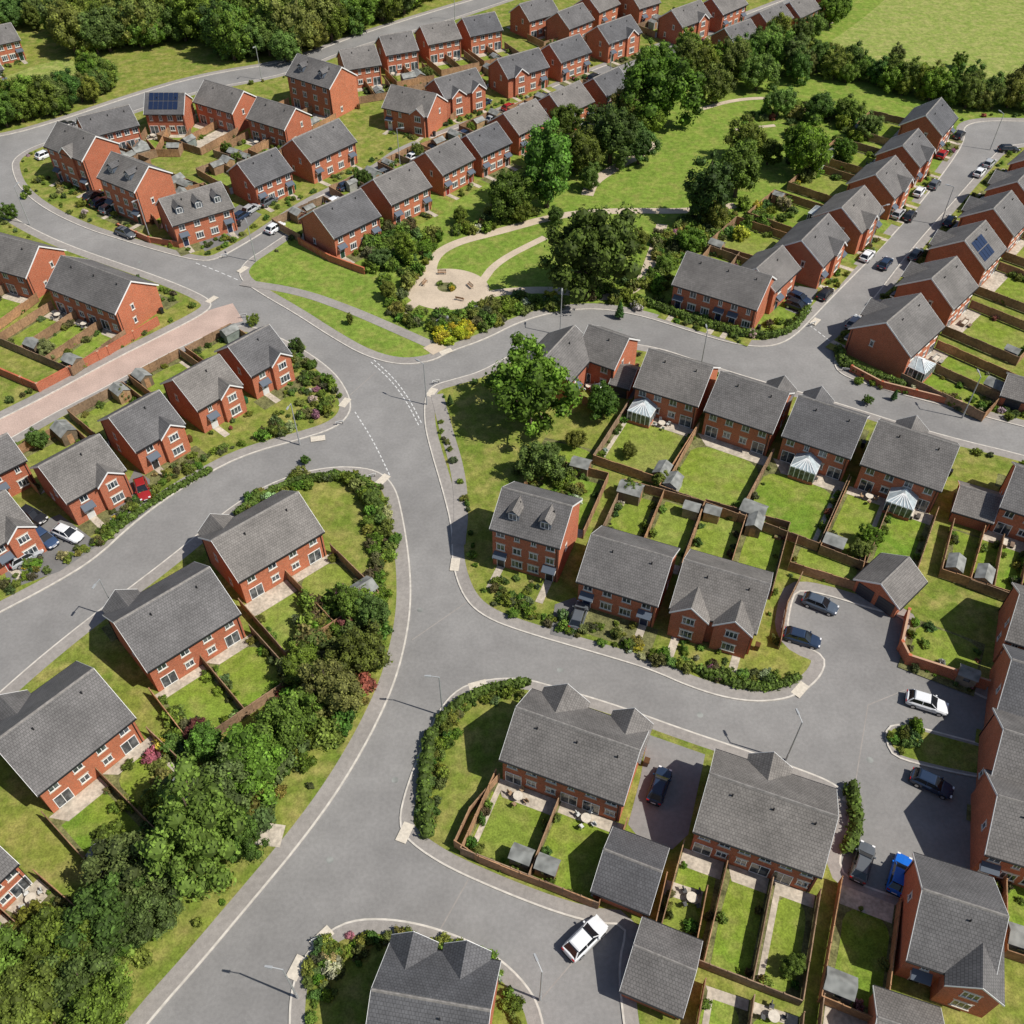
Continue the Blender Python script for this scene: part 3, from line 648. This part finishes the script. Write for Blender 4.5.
Hs=[
((213,540,297,493),dict(d=9.5,garden='n',gl=11,cross=[CG(1,-.3)])),
((116,622,208,568),dict(d=10.5,garden='n',gl=10,cross=[CG(1,-.3)])),
((-6,742,92,670),dict(d=11,garden='n',gl=11,cross=[CG(1,-.2,4.6)])),
((-95,880,-30,822),dict(d=9.5,garden='n',gl=12)),
((-190,980,-120,920),dict(d=9,garden='n',gl=11)),
((40,466,98,435),dict(d=9.5,units=1,garden='f',gl=10,cross=[CG(-1,.22,3.6,.6)])),
((110,417,158,391),dict(d=9.5,units=1,garden='f',gl=10,cross=[CG(-1,.22,3.6,.6)])),
((174,379,218,355),dict(d=9,units=1,garden='f',gl=10,cross=[CG(-1,.22,3.6,.6)])),
((229,346,268,325),dict(d=9,units=1,garden='f',gl=9,cross=[CG(-1,.22,3.6,.6)])),
((-42,517,4,491),dict(d=9,units=1,garden='f',gl=9,cross=[CG(-1,.22,3.6,.6)])),
((-35,454,6,434),dict(d=7,units=1,front=0)),
((-52,222,38,246),dict(d=9.5,garden='n',gl=12,units=3)),
((62,256,130,281),dict(d=9.5,garden='n',gl=12,units=3)),
((-160,262,-70,284),dict(d=9.5,garden='n',gl=11,units=3)),
((58,122,95,136),dict(d=9,st=3,garden='f',gl=6,units=2,dorm=0,cross=[CG(-1,.1,3.6,.4)])),
((112,152,148,166),dict(d=9,st=3,garden='f',gl=7,dorm=2)),
((160,199,220,182),dict(d=9,st=2,garden='f',gl=10,dorm=3)),
((238,163,275,148),dict(d=9,garden='f',gl=12)),
((293,139,338,119),dict(d=9.5,garden='f',gl=11)),
((258,97,295,108),dict(d=8.5,garden='n',gl=11)),
((205,80,243,91),dict(d=9,garden='n',gl=12)),
((146,93,184,93),dict(d=8,garden='n',gl=11,solar=6)),
((78,117,128,105),dict(d=8,garden='n',gl=7,units=3)),
((314,210,360,189),dict(d=10,garden='f',gl=9)),
((374,179,413,162),dict(d=9.5,garden='f',gl=10)),
((426,152,457,137),dict(d=9,garden='f',gl=10)),
((467,135,496,122),dict(d=8.5,garden='f',gl=10)),
((504,113,535,99),dict(d=9,garden='f',gl=9)),
((550,94,579,81),dict(d=9,garden='f',gl=8)),
((594,78,618,67),dict(d=8,garden='f',gl=7)),
((392,85,436,94),dict(d=9,garden='f',gl=10,cross=[CG(-1,.3,3.4,.5)])),
((435,79,475,68),dict(d=8.5,garden='f',gl=9,cross=[CG(-1,-.2,3.6,.5),CG(-1,.3,3.6,.5)])),
((498,59,538,48),dict(d=8.5,garden='f',gl=8,cross=[CG(-1,-.2,3.6,.5)])),
((550,44,579,34),dict(d=8.5,garden='f',gl=8)),
((598,26,630,15),dict(d=8.5,garden='f',gl=8,cross=[CG(-1,.2,3.6,.5)])),
((672,10,700,0),dict(d=8.5,garden='f',gl=7,cross=[CG(-1,.2,3.6,.5)])),
((298,54,341,67),dict(d=9,st=3,garden='n',gl=8,dorm=2)),
((340,50,374,45),dict(d=8.5,garden='n',gl=9)),
((380,36,411,31),dict(d=8.5,garden='n',gl=9)),
((421,26,453,20),dict(d=8.5,garden='n',gl=9)),
((463,18,494,12),dict(d=8.5,garden='n',gl=9)),
((520,4,549,-4),dict(d=8.5,garden='n',gl=7)),
((558,12,582,3),dict(d=8.5,garden='n',gl=7)),
((588,-4,608,-12),dict(d=8.5,units=1)),((630,-8,650,-14),dict(d=8.5,units=1)),
((712,-2,736,-12),dict(d=8.5)),((725,28,750,19),dict(d=8)),((760,12,782,2),dict(d=8)),((790,2,809,-7),dict(d=8)),((815,-12,832,-20),dict(d=8)),
((-22,30,10,23),dict(d=8)),((-70,16,-40,10),dict(d=8)),((-30,60,-8,54),dict(d=7,front=0)),
((546,356,574,326),dict(d=8.5,units=1,front=0)),
((590,325,628,338),dict(d=8.5,units=1,garden='n',gl=5,gx=0)),
((650,349,712,367),dict(d=10,plots=1,garden='n',gl=14,cons=(-.3,))),
((722,372,788,393),dict(d=10,plots=1,garden='n',gl=15,cross=[CG(1,.3)])),
((800,396,866,417),dict(d=10,plots=1,garden='n',gl=15,cons=(-.05,),cross=[CG(1,-.3)])),
((880,421,958,446),dict(d=10.5,garden='n',gl=15,cons=(.12,),cross=[CG(1,-.1)])),
((1018,466,1100,492),dict(d=9.5,garden='n',gl=12)),
((688,252,771,276),dict(d=10,garden='f',gl=11,units=3,front=4,ex=0)),
((504,488,571,506),dict(d=8.5,st=3,units=2,plots=1,garden='f',gl=12,dorm=2,front=4)),
((593,535,671,558),dict(d=9.5,garden='f',gl=13,front=4)),
((686,560,769,584),dict(d=9.5,garden='f',gl=13,front=4,cross=[CG(-1,-.27,4.4,.8),CG(-1,.25,4.4,.8)])),
((518,708,638,750),dict(d=8.8,units=3,plots=2,garden='n',gl=9.5,cross=[CG(1,-.22,5,.8),CG(1,.36,4.2,.8)])),
((712,774,836,816),dict(d=9.2,units=3,garden='n',gl=11,cross=[CG(1,-.05,4.2,.8)])),
((925,890,1006,916),dict(d=10,units=1,garden=None,cross=[CG(-1,.3,4.6,1.2)],front=0)),
((374,990,488,1010),dict(d=9.5,units=1,garden=None,cross=[CG(1,-.3,4),CG(1,.2,4)],front=0)),
((1022,594,1100,618),dict(d=9,front=2)),((1014,660,1090,684),dict(d=9,front=2)),((1006,730,1090,756),dict(d=9.5,front=2)),((1000,796,1090,822),dict(d=9,front=2)),
((802,240,828,214),dict(d=9.5,plots=1,garden='f',gl=13,front=3,cross=[CG(-1,.1,4.2,.6)])),
((842,207,864,186),dict(d=9.5,plots=1,garden='f',gl=13,cross=[CG(-1,-.1,4.2,.6)],cons=(.2,))),
((876,174,895,156),dict(d=9.5,plots=1,garden='f',gl=12,cross=[CG(-1,.1,4.2,.6)])),
((903,145,918,129),dict(d=9,plots=1,garden='f',gl=12,cross=[CG(-1,.1,4.0,.6)])),
((926,115,941,98),dict(d=9,plots=1,garden='f',gl=10)),
((757,268,782,246),dict(d=8,units=1,front=0)),
((887,322,920,294),dict(d=10.5,plots=2,garden='n',gl=14,cross=[CG(1,.15,4.4,.7)],cons=(-.25,))),
((932,278,956,257),dict(d=10,plots=1,garden='n',gl=13,cross=[CG(1,.1,4.4,.7)])),
((965,240,985,221),dict(d=10,plots=1,garden='n',gl=13,cross=[CG(1,-.1,4.4,.7)],solar=4)),
((994,208,1011,191),dict(d=10,plots=1,garden='n',gl=13,cross=[CG(1,.1,4.4,.7)])),
((1018,181,1034,165),dict(d=9.5,plots=1,garden='n',gl=12,cross=[CG(1,.1,4.4,.7)])),
((1040,155,1056,141),dict(d=9.5,garden='n',gl=12)),
((606,850,660,871),dict(d=6.5,st=1,gar=True,garden='l',kind='brick_garage')),
((636,946,694,970),dict(d=6.5,st=1,gar=True,garden='l',kind='brick_garage')),
((882,583,908,558),dict(d=6,st=1,gar=True,garden='l',kind='brick_garage')),
((962,486,1000,497),dict(d=6,st=1,gar=True,garden='l',kind='brick_garage')),
((880,1018,945,1040),dict(d=6,st=1,gar=True,garden='n',kind='brick_garage')),
((618,364,636,369),dict(d=5.5,st=1,gar=True,garden='n',kind='brick_garage')),
((1010,374,1060,388),dict(d=6,st=1,gar=True,garden='n',kind='brick_garage')),
]
for r,o in Hs:
    d_=o.get('d',9); he,tn,hr,L,c,rot=hgeom(r,d_,o.get('st',2),o.get('gar',False)); FOOT.append((c.x,c.y,rot,L/2,d_/2))
for r,o in Hs: house(r,**o)
def plot(u1,v1,u2,v2,gl,side=-1,pd=0,n=1,fen=True):
    a=Vector(G(u1,v1)); b=Vector(G(u2,v2)); rot=math.atan2((b-a).y,(b-a).x); L=(b-a).length
    cr,sr=math.cos(rot),math.sin(rot)
    def LW(x,y): return (a.x+x*cr-y*sr,a.y+x*sr+y*cr)
    sheet('garden_bed',[LW(0,0),LW(L,0),LW(L,side*gl),LW(0,side*gl)],LAY['bed']+.002+zj(),'soil')
    for i in range(n):
        plot_fill(LW,L*i/n,L*(i+1)/n,0,side*gl,side,rot,gl,pd)
    if fen:
        for i in range(n+1): fence([LW(L*i/n,0),LW(L*i/n,side*gl)])
        fence([LW(0,side*gl),LW(L,side*gl)])
plot(838,884,896,906,12,n=1,pd=2)
plot(703,985,800,1018,11,n=2,pd=1)
plot(912,618,985,645,8.5,n=1,fen=False)
plot(950,528,1050,560,10,n=2)
plot(795,545,862,565,5,n=1)
plot(1000,870,1080,895,9,n=1)
plot(545,438,600,452,7,n=1,fen=False)
plot(820,1000,880,1022,9,n=1)
plot(665,880,705,893,8,n=1,pd=1.5)
# ---------------------------------------------------------------- hard surfaces
poly('asphalt_forecourt',[(648,735),(705,755),(688,835),(672,850),(640,840),(628,825),(640,780)],'asphalt','drive',sm=0)
poly('driveway',[(0,555),(20,530),(60,515),(100,545),(60,572),(10,590)],'drive','drive',sm=0)
poly('driveway',[(110,520),(135,470),(150,480),(150,510),(130,525)],'drive','drive',sm=0)
poly('driveway',[(555,605),(575,598),(585,612),(572,640),(550,635)],'drive','drive',sm=0)
poly('driveway',[(195,236),(240,205),(262,215),(235,240),(205,252)],'drive','drive',sm=0)
poly('driveway',[(340,195),(375,180),(380,172),(345,185)],'drive','drive',sm=0)
poly('driveway',[(785,310),(790,285),(818,290),(805,318)],'drive','drive',sm=0)
poly('driveway',[(590,395),(585,380),(610,378),(640,385),(632,400)],'drive','drive',sm=0)
poly('paving_pad',[(258,822),(286,826),(280,848),(255,845)],'slab','slab',sm=0)
# ---------------------------------------------------------------- markings
mk=MB()
def dashes(pts,dl=1.0,gp=.6,wd=.2):
    P=resample(chaikin(W(pts),2,False) if len(pts)>2 else W(pts),.1,False); n=len(P); s=0; step=.1
    while s*step< n*step-dl:
        i=s; j=min(n-1,int(s+dl/step)); a=P[i];b=P[j]
        L=np.hypot(*(b-a))
        if L>0:
            u=(b-a)/L; nn=np.array([-u[1],u[0]])*wd/2
            mk.face('road_markings',[(*(a-nn),.008),(*(b-nn),.008),(*(b+nn),.008),(*(a+nn),.008)],'white')
        s+=int((dl+gp)/step)
dashes([(355,412),(373,440),(391,478)],.6,.4,.16)
dashes([(374,360),(394,378),(410,400),(422,424)],.7,.4,.16); dashes([(371,362),(391,380),(407,402),(419,426)],.7,.4,.16)
dashes([(196,263),(215,270),(238,280)],1,.6,.16)
dashes([(805,322),(820,333),(836,346)],.7,.4,.16)
obj('road_markings',merged(mk,'road_markings'))
for p in [((440,930),(468,880)),((405,795),(412,840)),((855,785),(868,705)),((868,705),(905,690)),((520,1024),(600,930)),((412,640),(470,600)),((350,395),(376,372))]:
    strip('tarmac_seam',list(p),.14,.004,'pave',smooth=False)
def slabp(u,v,a=1.1,b=.6,rot=0):
    x,y=G(u,v); c,s=math.cos(rot),math.sin(rot); sheet('tactile_paving',[(x+px*c-py*s,y+px*s+py*c) for px,py in ((-a,-b),(a,-b),(a,b),(-a,b))],.131+zj(),'sill')
for u,v,ro in [(345,403,1.2),(318,439,.2),(383,480,1),(432,393,1.2),(446,352,.5),(455,565,1.5),(405,833,1.2),(478,686,.3),(322,938,.8),(297,968,1.2),(815,322,.9),(838,362,1.4),(800,690,.8),(850,795,1),(212,300,1),(243,270,1)]: slabp(u,v,rot=ro)
man=MB()
for u,v in [(420,610),(395,780),(330,860),(365,500),(300,360),(140,262),(560,670),(700,715),(900,300),(260,490),(100,640),(470,950),(870,760),(380,640),(620,330),(880,260)]:
    x,y=G(u,v); man.cyl('manhole_covers',x,y,.003,.010,.38,.38,'felt',14)
obj('manhole_covers',merged(man,'manhole_covers'))
# ---------------------------------------------------------------- walls / fences
fence(W([(455,848),(480,864),(520,880),(560,895),(592,908)]),1.7)
fence(W([(455,848),(470,815),(500,780)]),1.6)
wall([(905,618),(898,650),(905,664),(985,690)],1.8)
wall([(0,375),(40,392),(110,355),(160,325)],1.6)
wall([(300,245),(330,262),(365,275)],1.4); wall([(120,230),(150,243),(180,248)],1.2)
fence(W([(778,650),(785,610),(800,580)]),1.7)
wall([(850,372),(880,388),(960,408)],1.2)
# ---------------------------------------------------------------- vegetation
T=[(595,247,46),(531,382,46),(664,82,38),(510,190,26),(548,170,34),(708,195,27),(740,168,27),(612,132,28),(636,100,24),(806,146,26),(583,150,22),(548,147,22),(640,145,18),(603,402,20),(542,462,22),
(195,830,54),(135,868,40),(250,762,38),(286,722,32),(105,915,42),(60,940,36),(20,1000,42),(222,790,38),(358,652,32),(332,690,30),(78,982,36),(150,915,32),(300,665,22),(372,612,20),(100,1010,34),(205,745,22),(45,990,30),(350,605,18),(-10,960,40),(240,840,24),
(735,60,20),(760,70,18),(780,100,16),(715,85,16),(650,120,16),(690,60,20),(870,125,12),(845,150,12),(850,108,14),(820,105,16),(770,150,14),(690,240,14),(665,265,10),(640,240,10),(405,250,14),(380,258,11),(388,290,10),(460,215,9),(350,320,5),
(37,440,10),(8,212,8),(253,320,6),(295,345,7),(590,178,12),(556,215,10),(520,210,12),(895,60,10),(960,60,7),(868,400,5),(630,450,9),(660,480,9),(575,440,10),(870,535,12),(720,430,7),(560,500,8),(305,460,5),(395,540,7),(370,500,9),(715,215,14),(747,140,18),(625,110,18),(565,120,16)]
for u,v,rp in T:
    tree_at(u,v,rp,'l' if (R.random()<.15 and rp<40) else 't',(.085,.15,.028) if (u,v) in ((595,247),(708,195)) else (.15,.23,.032) if (u,v)==(531,382) else None)
for u,v,rp in [(450,400,6),(300,345,8),(620,310,9),(495,215,8),(895,395,6),(70,300,5)]: tree_at(u,v,rp,'c',(.08,.14,.035))
woodland([(78,66),(110,56),(200,62),(290,62),(350,34),(420,10),(520,-12),(300,-10),(100,-10),(70,30)],170,4,6.5)
woodland([(-60,-12),(100,-12),(80,15),(0,10)],30,4,6.5)
woodland([(520,-12),(850,-14),(850,-40),(300,-40),(100,-30),(100,-12)],60,5,7)
woodland([(-60,118),(0,112),(60,104),(90,84),(130,88),(70,115),(0,130),(-60,140)],40,2.5,4)
woodland([(-60,60),(0,54),(30,45),(70,40),(60,10),(-60,10)],26,3,5)
woodland([(788,75),(850,85),(920,100),(960,112),(1060,115),(1060,104),(960,92),(880,80),(810,62)],52,2.2,3.6,'field_hedgerow')
woodland([(640,70),(690,52),(760,50),(800,62),(800,85),(740,80),(690,95),(650,100)],22,3,5)
woodland([(820,-5),(850,10),(830,35),(800,60),(780,50),(800,20)],12,2.5,4)
woodland([(860,-25),(1100,-25),(1100,-12),(900,-8)],16,3,5,'field_hedgerow')
scatter_shrubs([(360,228),(400,215),(440,240),(425,275),(400,300),(370,275)],85,.7,1.9)
scatter_shrubs([(385,300),(420,312),(460,316),(480,325),(450,340),(420,330),(390,318)],60,.6,1.3)
scatter_shrubs([(470,310),(520,298),(570,300),(560,312),(520,318),(480,335)],55,.7,1.5)
scatter_shrubs([(440,330),(470,325),(475,338),(450,345),(438,342)],30,.7,1.3,(.50,.47,.04))
scatter_shrubs([(560,285),(640,280),(660,300),(640,310),(600,305)],45,.6,1.5)
scatter_shrubs([(660,225),(700,220),(690,245),(665,290),(645,300)],55,.7,1.7)
scatter_shrubs([(700,215),(790,200),(800,215),(740,240),(700,240)],50,.7,1.7)
scatter_shrubs([(560,190),(590,170),(600,140),(570,150),(540,190)],30,.8,2)
scatter_shrubs([(440,240),(500,205),(540,215),(490,232)],40,.6,1.4)
scatter_shrubs([(800,100),(880,120),(850,160),(800,185),(780,150)],50,.8,2)
scatter_shrubs([(735,118),(775,110),(780,122),(745,128)],16,.6,1.2)
scatter_shrubs([(440,285),(455,285),(455,292),(440,292)],4,.5,.9)
scatter_shrubs([(345,480),(385,485),(396,540),(385,600),(365,600),(370,540)],55,.5,1.3)
scatter_shrubs([(240,505),(300,475),(360,472),(360,485),(300,490),(250,520)],36,.5,1.1)
scatter_shrubs([(310,600),(380,590),(385,660),(340,740),(290,790),(250,830),(210,790),(270,720)],110,.8,2.0)
scatter_shrubs([(60,900),(170,930),(60,1060),(-50,1060),(0,960)],80,.8,2.2)
scatter_shrubs([(150,715),(220,720),(230,800),(150,860),(90,860)],40,.6,1.6)
scatter_shrubs([(430,735),(460,700),(520,688),(510,700),(465,712),(448,760),(432,830),(420,810)],60,.4,.9)
scatter_shrubs([(515,470),(560,455),(590,500),(560,510)],26,.5,1.3)
scatter_shrubs([(485,575),(545,610),(640,645),(700,665),(790,680),(760,690),(690,675),(600,645),(500,612)],90,.35,.95)
scatter_shrubs([(295,340),(330,385),(345,400),(320,420),(280,440),(240,450),(290,400)],70,.4,1.1)
scatter_shrubs([(240,440),(150,500),(110,540),(60,570),(60,560),(110,525),(160,480)],55,.4,.9)
scatter_shrubs([(300,980),(320,945),(370,930),(450,940),(500,965),(520,1010),(500,1020),(480,975),(380,945),(320,1010)],90,.4,.95)
scatter_shrubs([(0,590),(40,575),(40,560),(0,570)],14,.5,.9)
scatter_shrubs([(855,385),(960,405),(1020,425),(1020,415),(960,398),(860,375)],40,.4,.8)
scatter_shrubs([(885,735),(915,720),(925,745),(900,755)],16,.4,1.0)
scatter_shrubs([(640,300),(700,325),(760,340),(795,325),(785,320),(750,330),(700,315),(660,300)],45,.4,.9)
scatter_shrubs([(5,200),(50,175),(60,185),(100,210),(90,218),(40,200)],20,.5,1.1)
scatter_shrubs([(660,290),(680,235),(700,215),(720,235),(690,260)],20,.8,1.5)
for k,pr in (('L2',.3),('C',.2),('N1',.3),('R',.35),('A',.2),('L1',.25),('L3',.1),('P',.05),('S',.3)):
    P,pw=BP[k]
    for q in inset(P,pw+.9):
        if abs(q[0])<170 and q[1]<250 and R.random()<pr: shrub(q[0]+R.uniform(-.4,.4),q[1]+R.uniform(-.4,.4),R.uniform(.3,.75))
hedge([(432,735),(424,780),(428,835)],1.2,1.5); hedge([(442,722),(465,700),(500,688),(525,686)],1.1,1.3)
hedge([(240,515),(285,486),(335,478),(372,484),(382,520)],1.1,1.4)
hedge([(640,302),(700,325),(760,340),(790,334),(806,312)],1.2,1.3); hedge([(838,352),(842,368),(900,388)],1.2,1.5)
hedge([(700,672),(740,688),(775,690),(795,680)],1.0,1.1); hedge([(850,790),(856,830),(846,850)],1.0,1.5)
hedge([(100,545),(150,505),(210,472)],.9,1.0)
# ---------------------------------------------------------------- cars
def car_parts():
    mb=MB()
    st=[(-2.2,.68,.42,.78),(-2.12,.82,.30,.93),(-1.6,.89,.24,.98),(-.8,.9,.22,.97),(.4,.9,.22,.95),(1.05,.9,.23,.93),(1.7,.86,.26,.82),(2.08,.76,.30,.68),(2.2,.58,.40,.56)]
    rings=[]
    for x,w_,zb,zt in st: rings.append([(x,-w_*.85,zb),(x,-w_,zb+.14),(x,-w_*.99,zt-.18),(x,-w_*.86,zt-.02),(x,0,zt+.02),(x,w_*.86,zt-.02),(x,w_*.99,zt-.18),(x,w_,zb+.14),(x,w_*.85,zb)])
    for a,b in zip(rings[:-1],rings[1:]):
        for i in range(9):
            j=(i+1)%9; mb.face('body',[a[i],b[i],b[j],a[j]],'paint')
    mb.face('body',rings[0],'paint'); mb.face('body',rings[-1][::-1],'paint')
    lo=[(-2.02,-.78,.92),(1.0,-.78,.90),(1.0,.78,.90),(-2.02,.78,.92)]; hi=[(-1.62,-.61,1.40),(.28,-.61,1.42),(.28,.61,1.42),(-1.62,.61,1.40)]
    mb.hexa('windows',lo,hi,'carglass')
    mb.hexa('roof',[(-1.50,-.63,1.395),(.18,-.63,1.405),(.18,.63,1.405),(-1.50,.63,1.395)],[(-1.38,-.52,1.47),(.02,-.52,1.48),(.02,.52,1.48),(-1.38,.52,1.47)],'paint')
    for s in (-1,1):
        for (xa,xb,w0) in ((1.0,.28,.07),(-.55,-.55,.07),(-2.02,-1.62,.14)):
            B=[(xa-w0/2,s*.80,.92),(xa+w0/2,s*.80,.92),(xa+w0/2,s*.74,.92),(xa-w0/2,s*.74,.92)]
            Tt=[(xb-w0/2,s*.63,1.41),(xb+w0/2,s*.63,1.41),(xb+w0/2,s*.57,1.41),(xb-w0/2,s*.57,1.41)]
            mb.hexa('pillars',B,Tt,'paint')
        mb.box('mirrors',.68,.84,min(s*.86,s*1.02),max(s*.86,s*1.02),.92,1.05,'paint')
        mb.box('lights',1.98,2.16,min(s*.42,s*.72),max(s*.42,s*.72),.58,.70,'lens'); mb.box('lights',-2.22,-2.12,min(s*.5,s*.78),max(s*.5,s*.78),.68,.86,'red')
        for x in (-1.32,1.36):
            k=16
            def rg_(r,y): return [(x+r*math.cos(2*math.pi*i/k),y,.32+r*math.sin(2*math.pi*i/k)) for i in range(k)]
            A=rg_(.32,s*.70);B=rg_(.32,s*.92);C=rg_(.2,s*.925)
            for i in range(k):
                j=(i+1)%k; mb.face('wheels',[A[i],A[j],B[j],B[i]],'tyre')
            mb.face('wheels',B,'tyre'); mb.face('wheels',C,'alloy')
    mb.box('number_plates',2.17,2.215,-.26,.26,.42,.53,'frame'); mb.box('number_plates',-2.225,-2.19,-.26,.26,.52,.63,'frame')
    mb.box('trim',-2.24,-2.0,-.7,.7,.28,.42,'tyre'); mb.box('trim',2.02,2.2,-.6,.6,.28,.38,'tyre')
    return {n:mb.mesh(n,'car_'+n) for n in mb.p}
CP=car_parts()
for n in ('body','roof'):
    for p in CP[n].polygons: p.use_smooth=True
def car(u1,v1,u2,v2,col,z=.005,sc_=1,name='parked_car'):
    a=Vector(G(u1,v1,.4));b=Vector(G(u2,v2,.4)); c=(a+b)/2
    e=bpy.data.objects.new(name,None); sc.collection.objects.link(e); e.location=(c.x,c.y,z); e.rotation_euler=(0,0,math.atan2((b-a).y,(b-a).x)); e.scale=(1.03*sc_,1.03*sc_,1.06*sc_)
    for n,me in CP.items(): obj(n,me,parent=e,color=col)
WH=(.72,.73,.74);SI=(.38,.39,.40);DB=(.02,.035,.07);BK=(.02,.02,.023);BL_=(.01,.13,.55);RD=(.35,.02,.02);GY=(.10,.11,.12)
for a in [(568,956,602,922,WH,.005,1.08),(653,804,665,770,DB,.16),(802,598,838,612,(.07,.09,.12)),(785,634,819,644,DB),(907,698,946,710,WH,.005,1.05),(913,776,950,793,DB),(857,880,867,846,GY),(894,893,904,857,BL_),(54,529,84,542,WH,.16),(34,531,58,549,(.04,.07,.14),.16),(22,511,46,523,BK,.16),(122,607,144,599,(.08,.12,.2)),
 (207,233,218,226,SI,.16),(222,229,233,221,BK,.16),(236,221,248,213,DB,.16),(246,214,257,207,SI,.16),(263,206,275,199,GY,.16),(88,200,100,194,BK,.16),(95,207,107,200,DB,.16),(104,213,116,206,GY,.16),(340,190,352,184,DB,.16),(351,185,362,179,BK,.16),(792,297,806,303,DB,.16),(790,305,804,310,BK,.16),(893,220,903,209,SI),(862,262,872,251,WH),(938,160,946,150,RD),(478,107,490,101,DB,.16),(597,392,611,388,GY,.16),(380,176,391,171,GY),(432,150,444,145,BK),(488,122,500,117,SI),(120,232,133,237,GY,.16),(848,330,860,316,SI),(1003,150,1014,150,BK),(975,178,984,168,WH),(568,16,576,12,WH),(910,262,920,250,GY,.16),(945,228,953,217,DB,.16),(330,205,342,199,WH),(575,628,582,606,GY,.16),(505,110,515,106,RD),(820,300,830,289,BK),(930,190,938,180,GY),(270,232,281,225,WH),(655,58,664,54,SI),(540,100,550,96,DB),
 (410,160,421,155,WH,.16),(460,138,470,133,DB,.16),(520,110,530,106,SI),(590,80,599,76,BK),(905,222,914,211,BK),(880,270,890,258,DB),(915,198,923,187,WH),(955,140,963,131,BK),(985,168,993,160,SI),(15,565,38,552,SI,.16),(140,482,146,500,(.3,.02,.02),.16),(40,158,52,153,WH),(60,128,72,124,BK)]:
    car(*a)
# ---------------------------------------------------------------- street lamps
def lampm():
    mb=MB(); n='street_lamp'; mb.cyl(n,0,0,0,1.2,.13,.12,'metal',8); mb.cyl(n,0,0,1.2,8,.10,.07,'metal',8)
    mb.hexa(n,[(-.04,-.04,7.9),(1.0,-.04,8.1),(1.0,.04,8.1),(-.04,.04,7.9)],[(-.04,-.04,7.99),(1.0,-.04,8.19),(1.0,.04,8.19),(-.04,.04,7.99)],'metal')
    mb.hexa(n,[(.9,-.15,8.05),(1.6,-.11,8.1),(1.6,.11,8.1),(.9,.15,8.05)],[(.9,-.11,8.22),(1.6,-.08,8.22),(1.6,.08,8.22),(.9,.11,8.22)],'metal'); return mb.mesh(n)
LM=lampm()
for u,v,ro in [(443,716,3.1),(298,998,3.0),(786,760,1.8),(962,418,1.6),(427,405,2.5),(256,262,2),(150,238,4.2),(560,335,1.5),(700,372,1.6),(120,620,4.5),(300,445,4.5),(870,245,.3),(940,225,2.8),(990,150,2),(262,80,4.5),(455,20,4),(30,225,1.3),(540,1000,2),(610,75,0),(400,165,0)]:
    x,y=G(u,v); obj('street_lamp',LM,(x,y,.1),ro)
sg=MB(); n='street_name_sign'
for x in (-.45,.45): sg.box(n,x-.04,x+.04,-.03,.03,0,.75,'gutter')
sg.box(n,-.6,.6,-.055,-.031,.45,.75,'frame'); sg.box(n,-.5,.5,-.062,-.056,.54,.66,'gutter'); SGM=sg.mesh(n)
for u,v,ro in [(340,425,.3),(372,478,.4),(244,318,.2),(436,384,.4),(462,700,.5),(812,326,.5),(845,372,-.2),(318,940,.4),(225,258,.3)]:
    x,y=G(u,v); obj('street_name_sign',SGM,(x,y,.12),ro)
bm_=MB(); n='park_bench'
for i in range(3): bm_.box(n,-.8,.8,-.2+i*.14,-.09+i*.14,.43,.46,'fence')
for i in range(2): bm_.box(n,-.8,.8,.24,.27,.55+i*.17,.67+i*.17,'fence')
for x in (-.7,.66):
    bm_.box(n,x,x+.05,-.2,-.15,0,.43,'gutter'); bm_.box(n,x,x+.05,.2,.238,0,.9,'gutter')
BM=bm_.mesh(n)
for u,v,ro in [(425,285,1.2),(442,275,0),(470,288,-1),(460,301,2.8)]:
    x,y=G(u,v); obj('park_bench',BM,(x,y,.165),ro)
print('houses',len(Hs),'objects',len(bpy.data.objects))
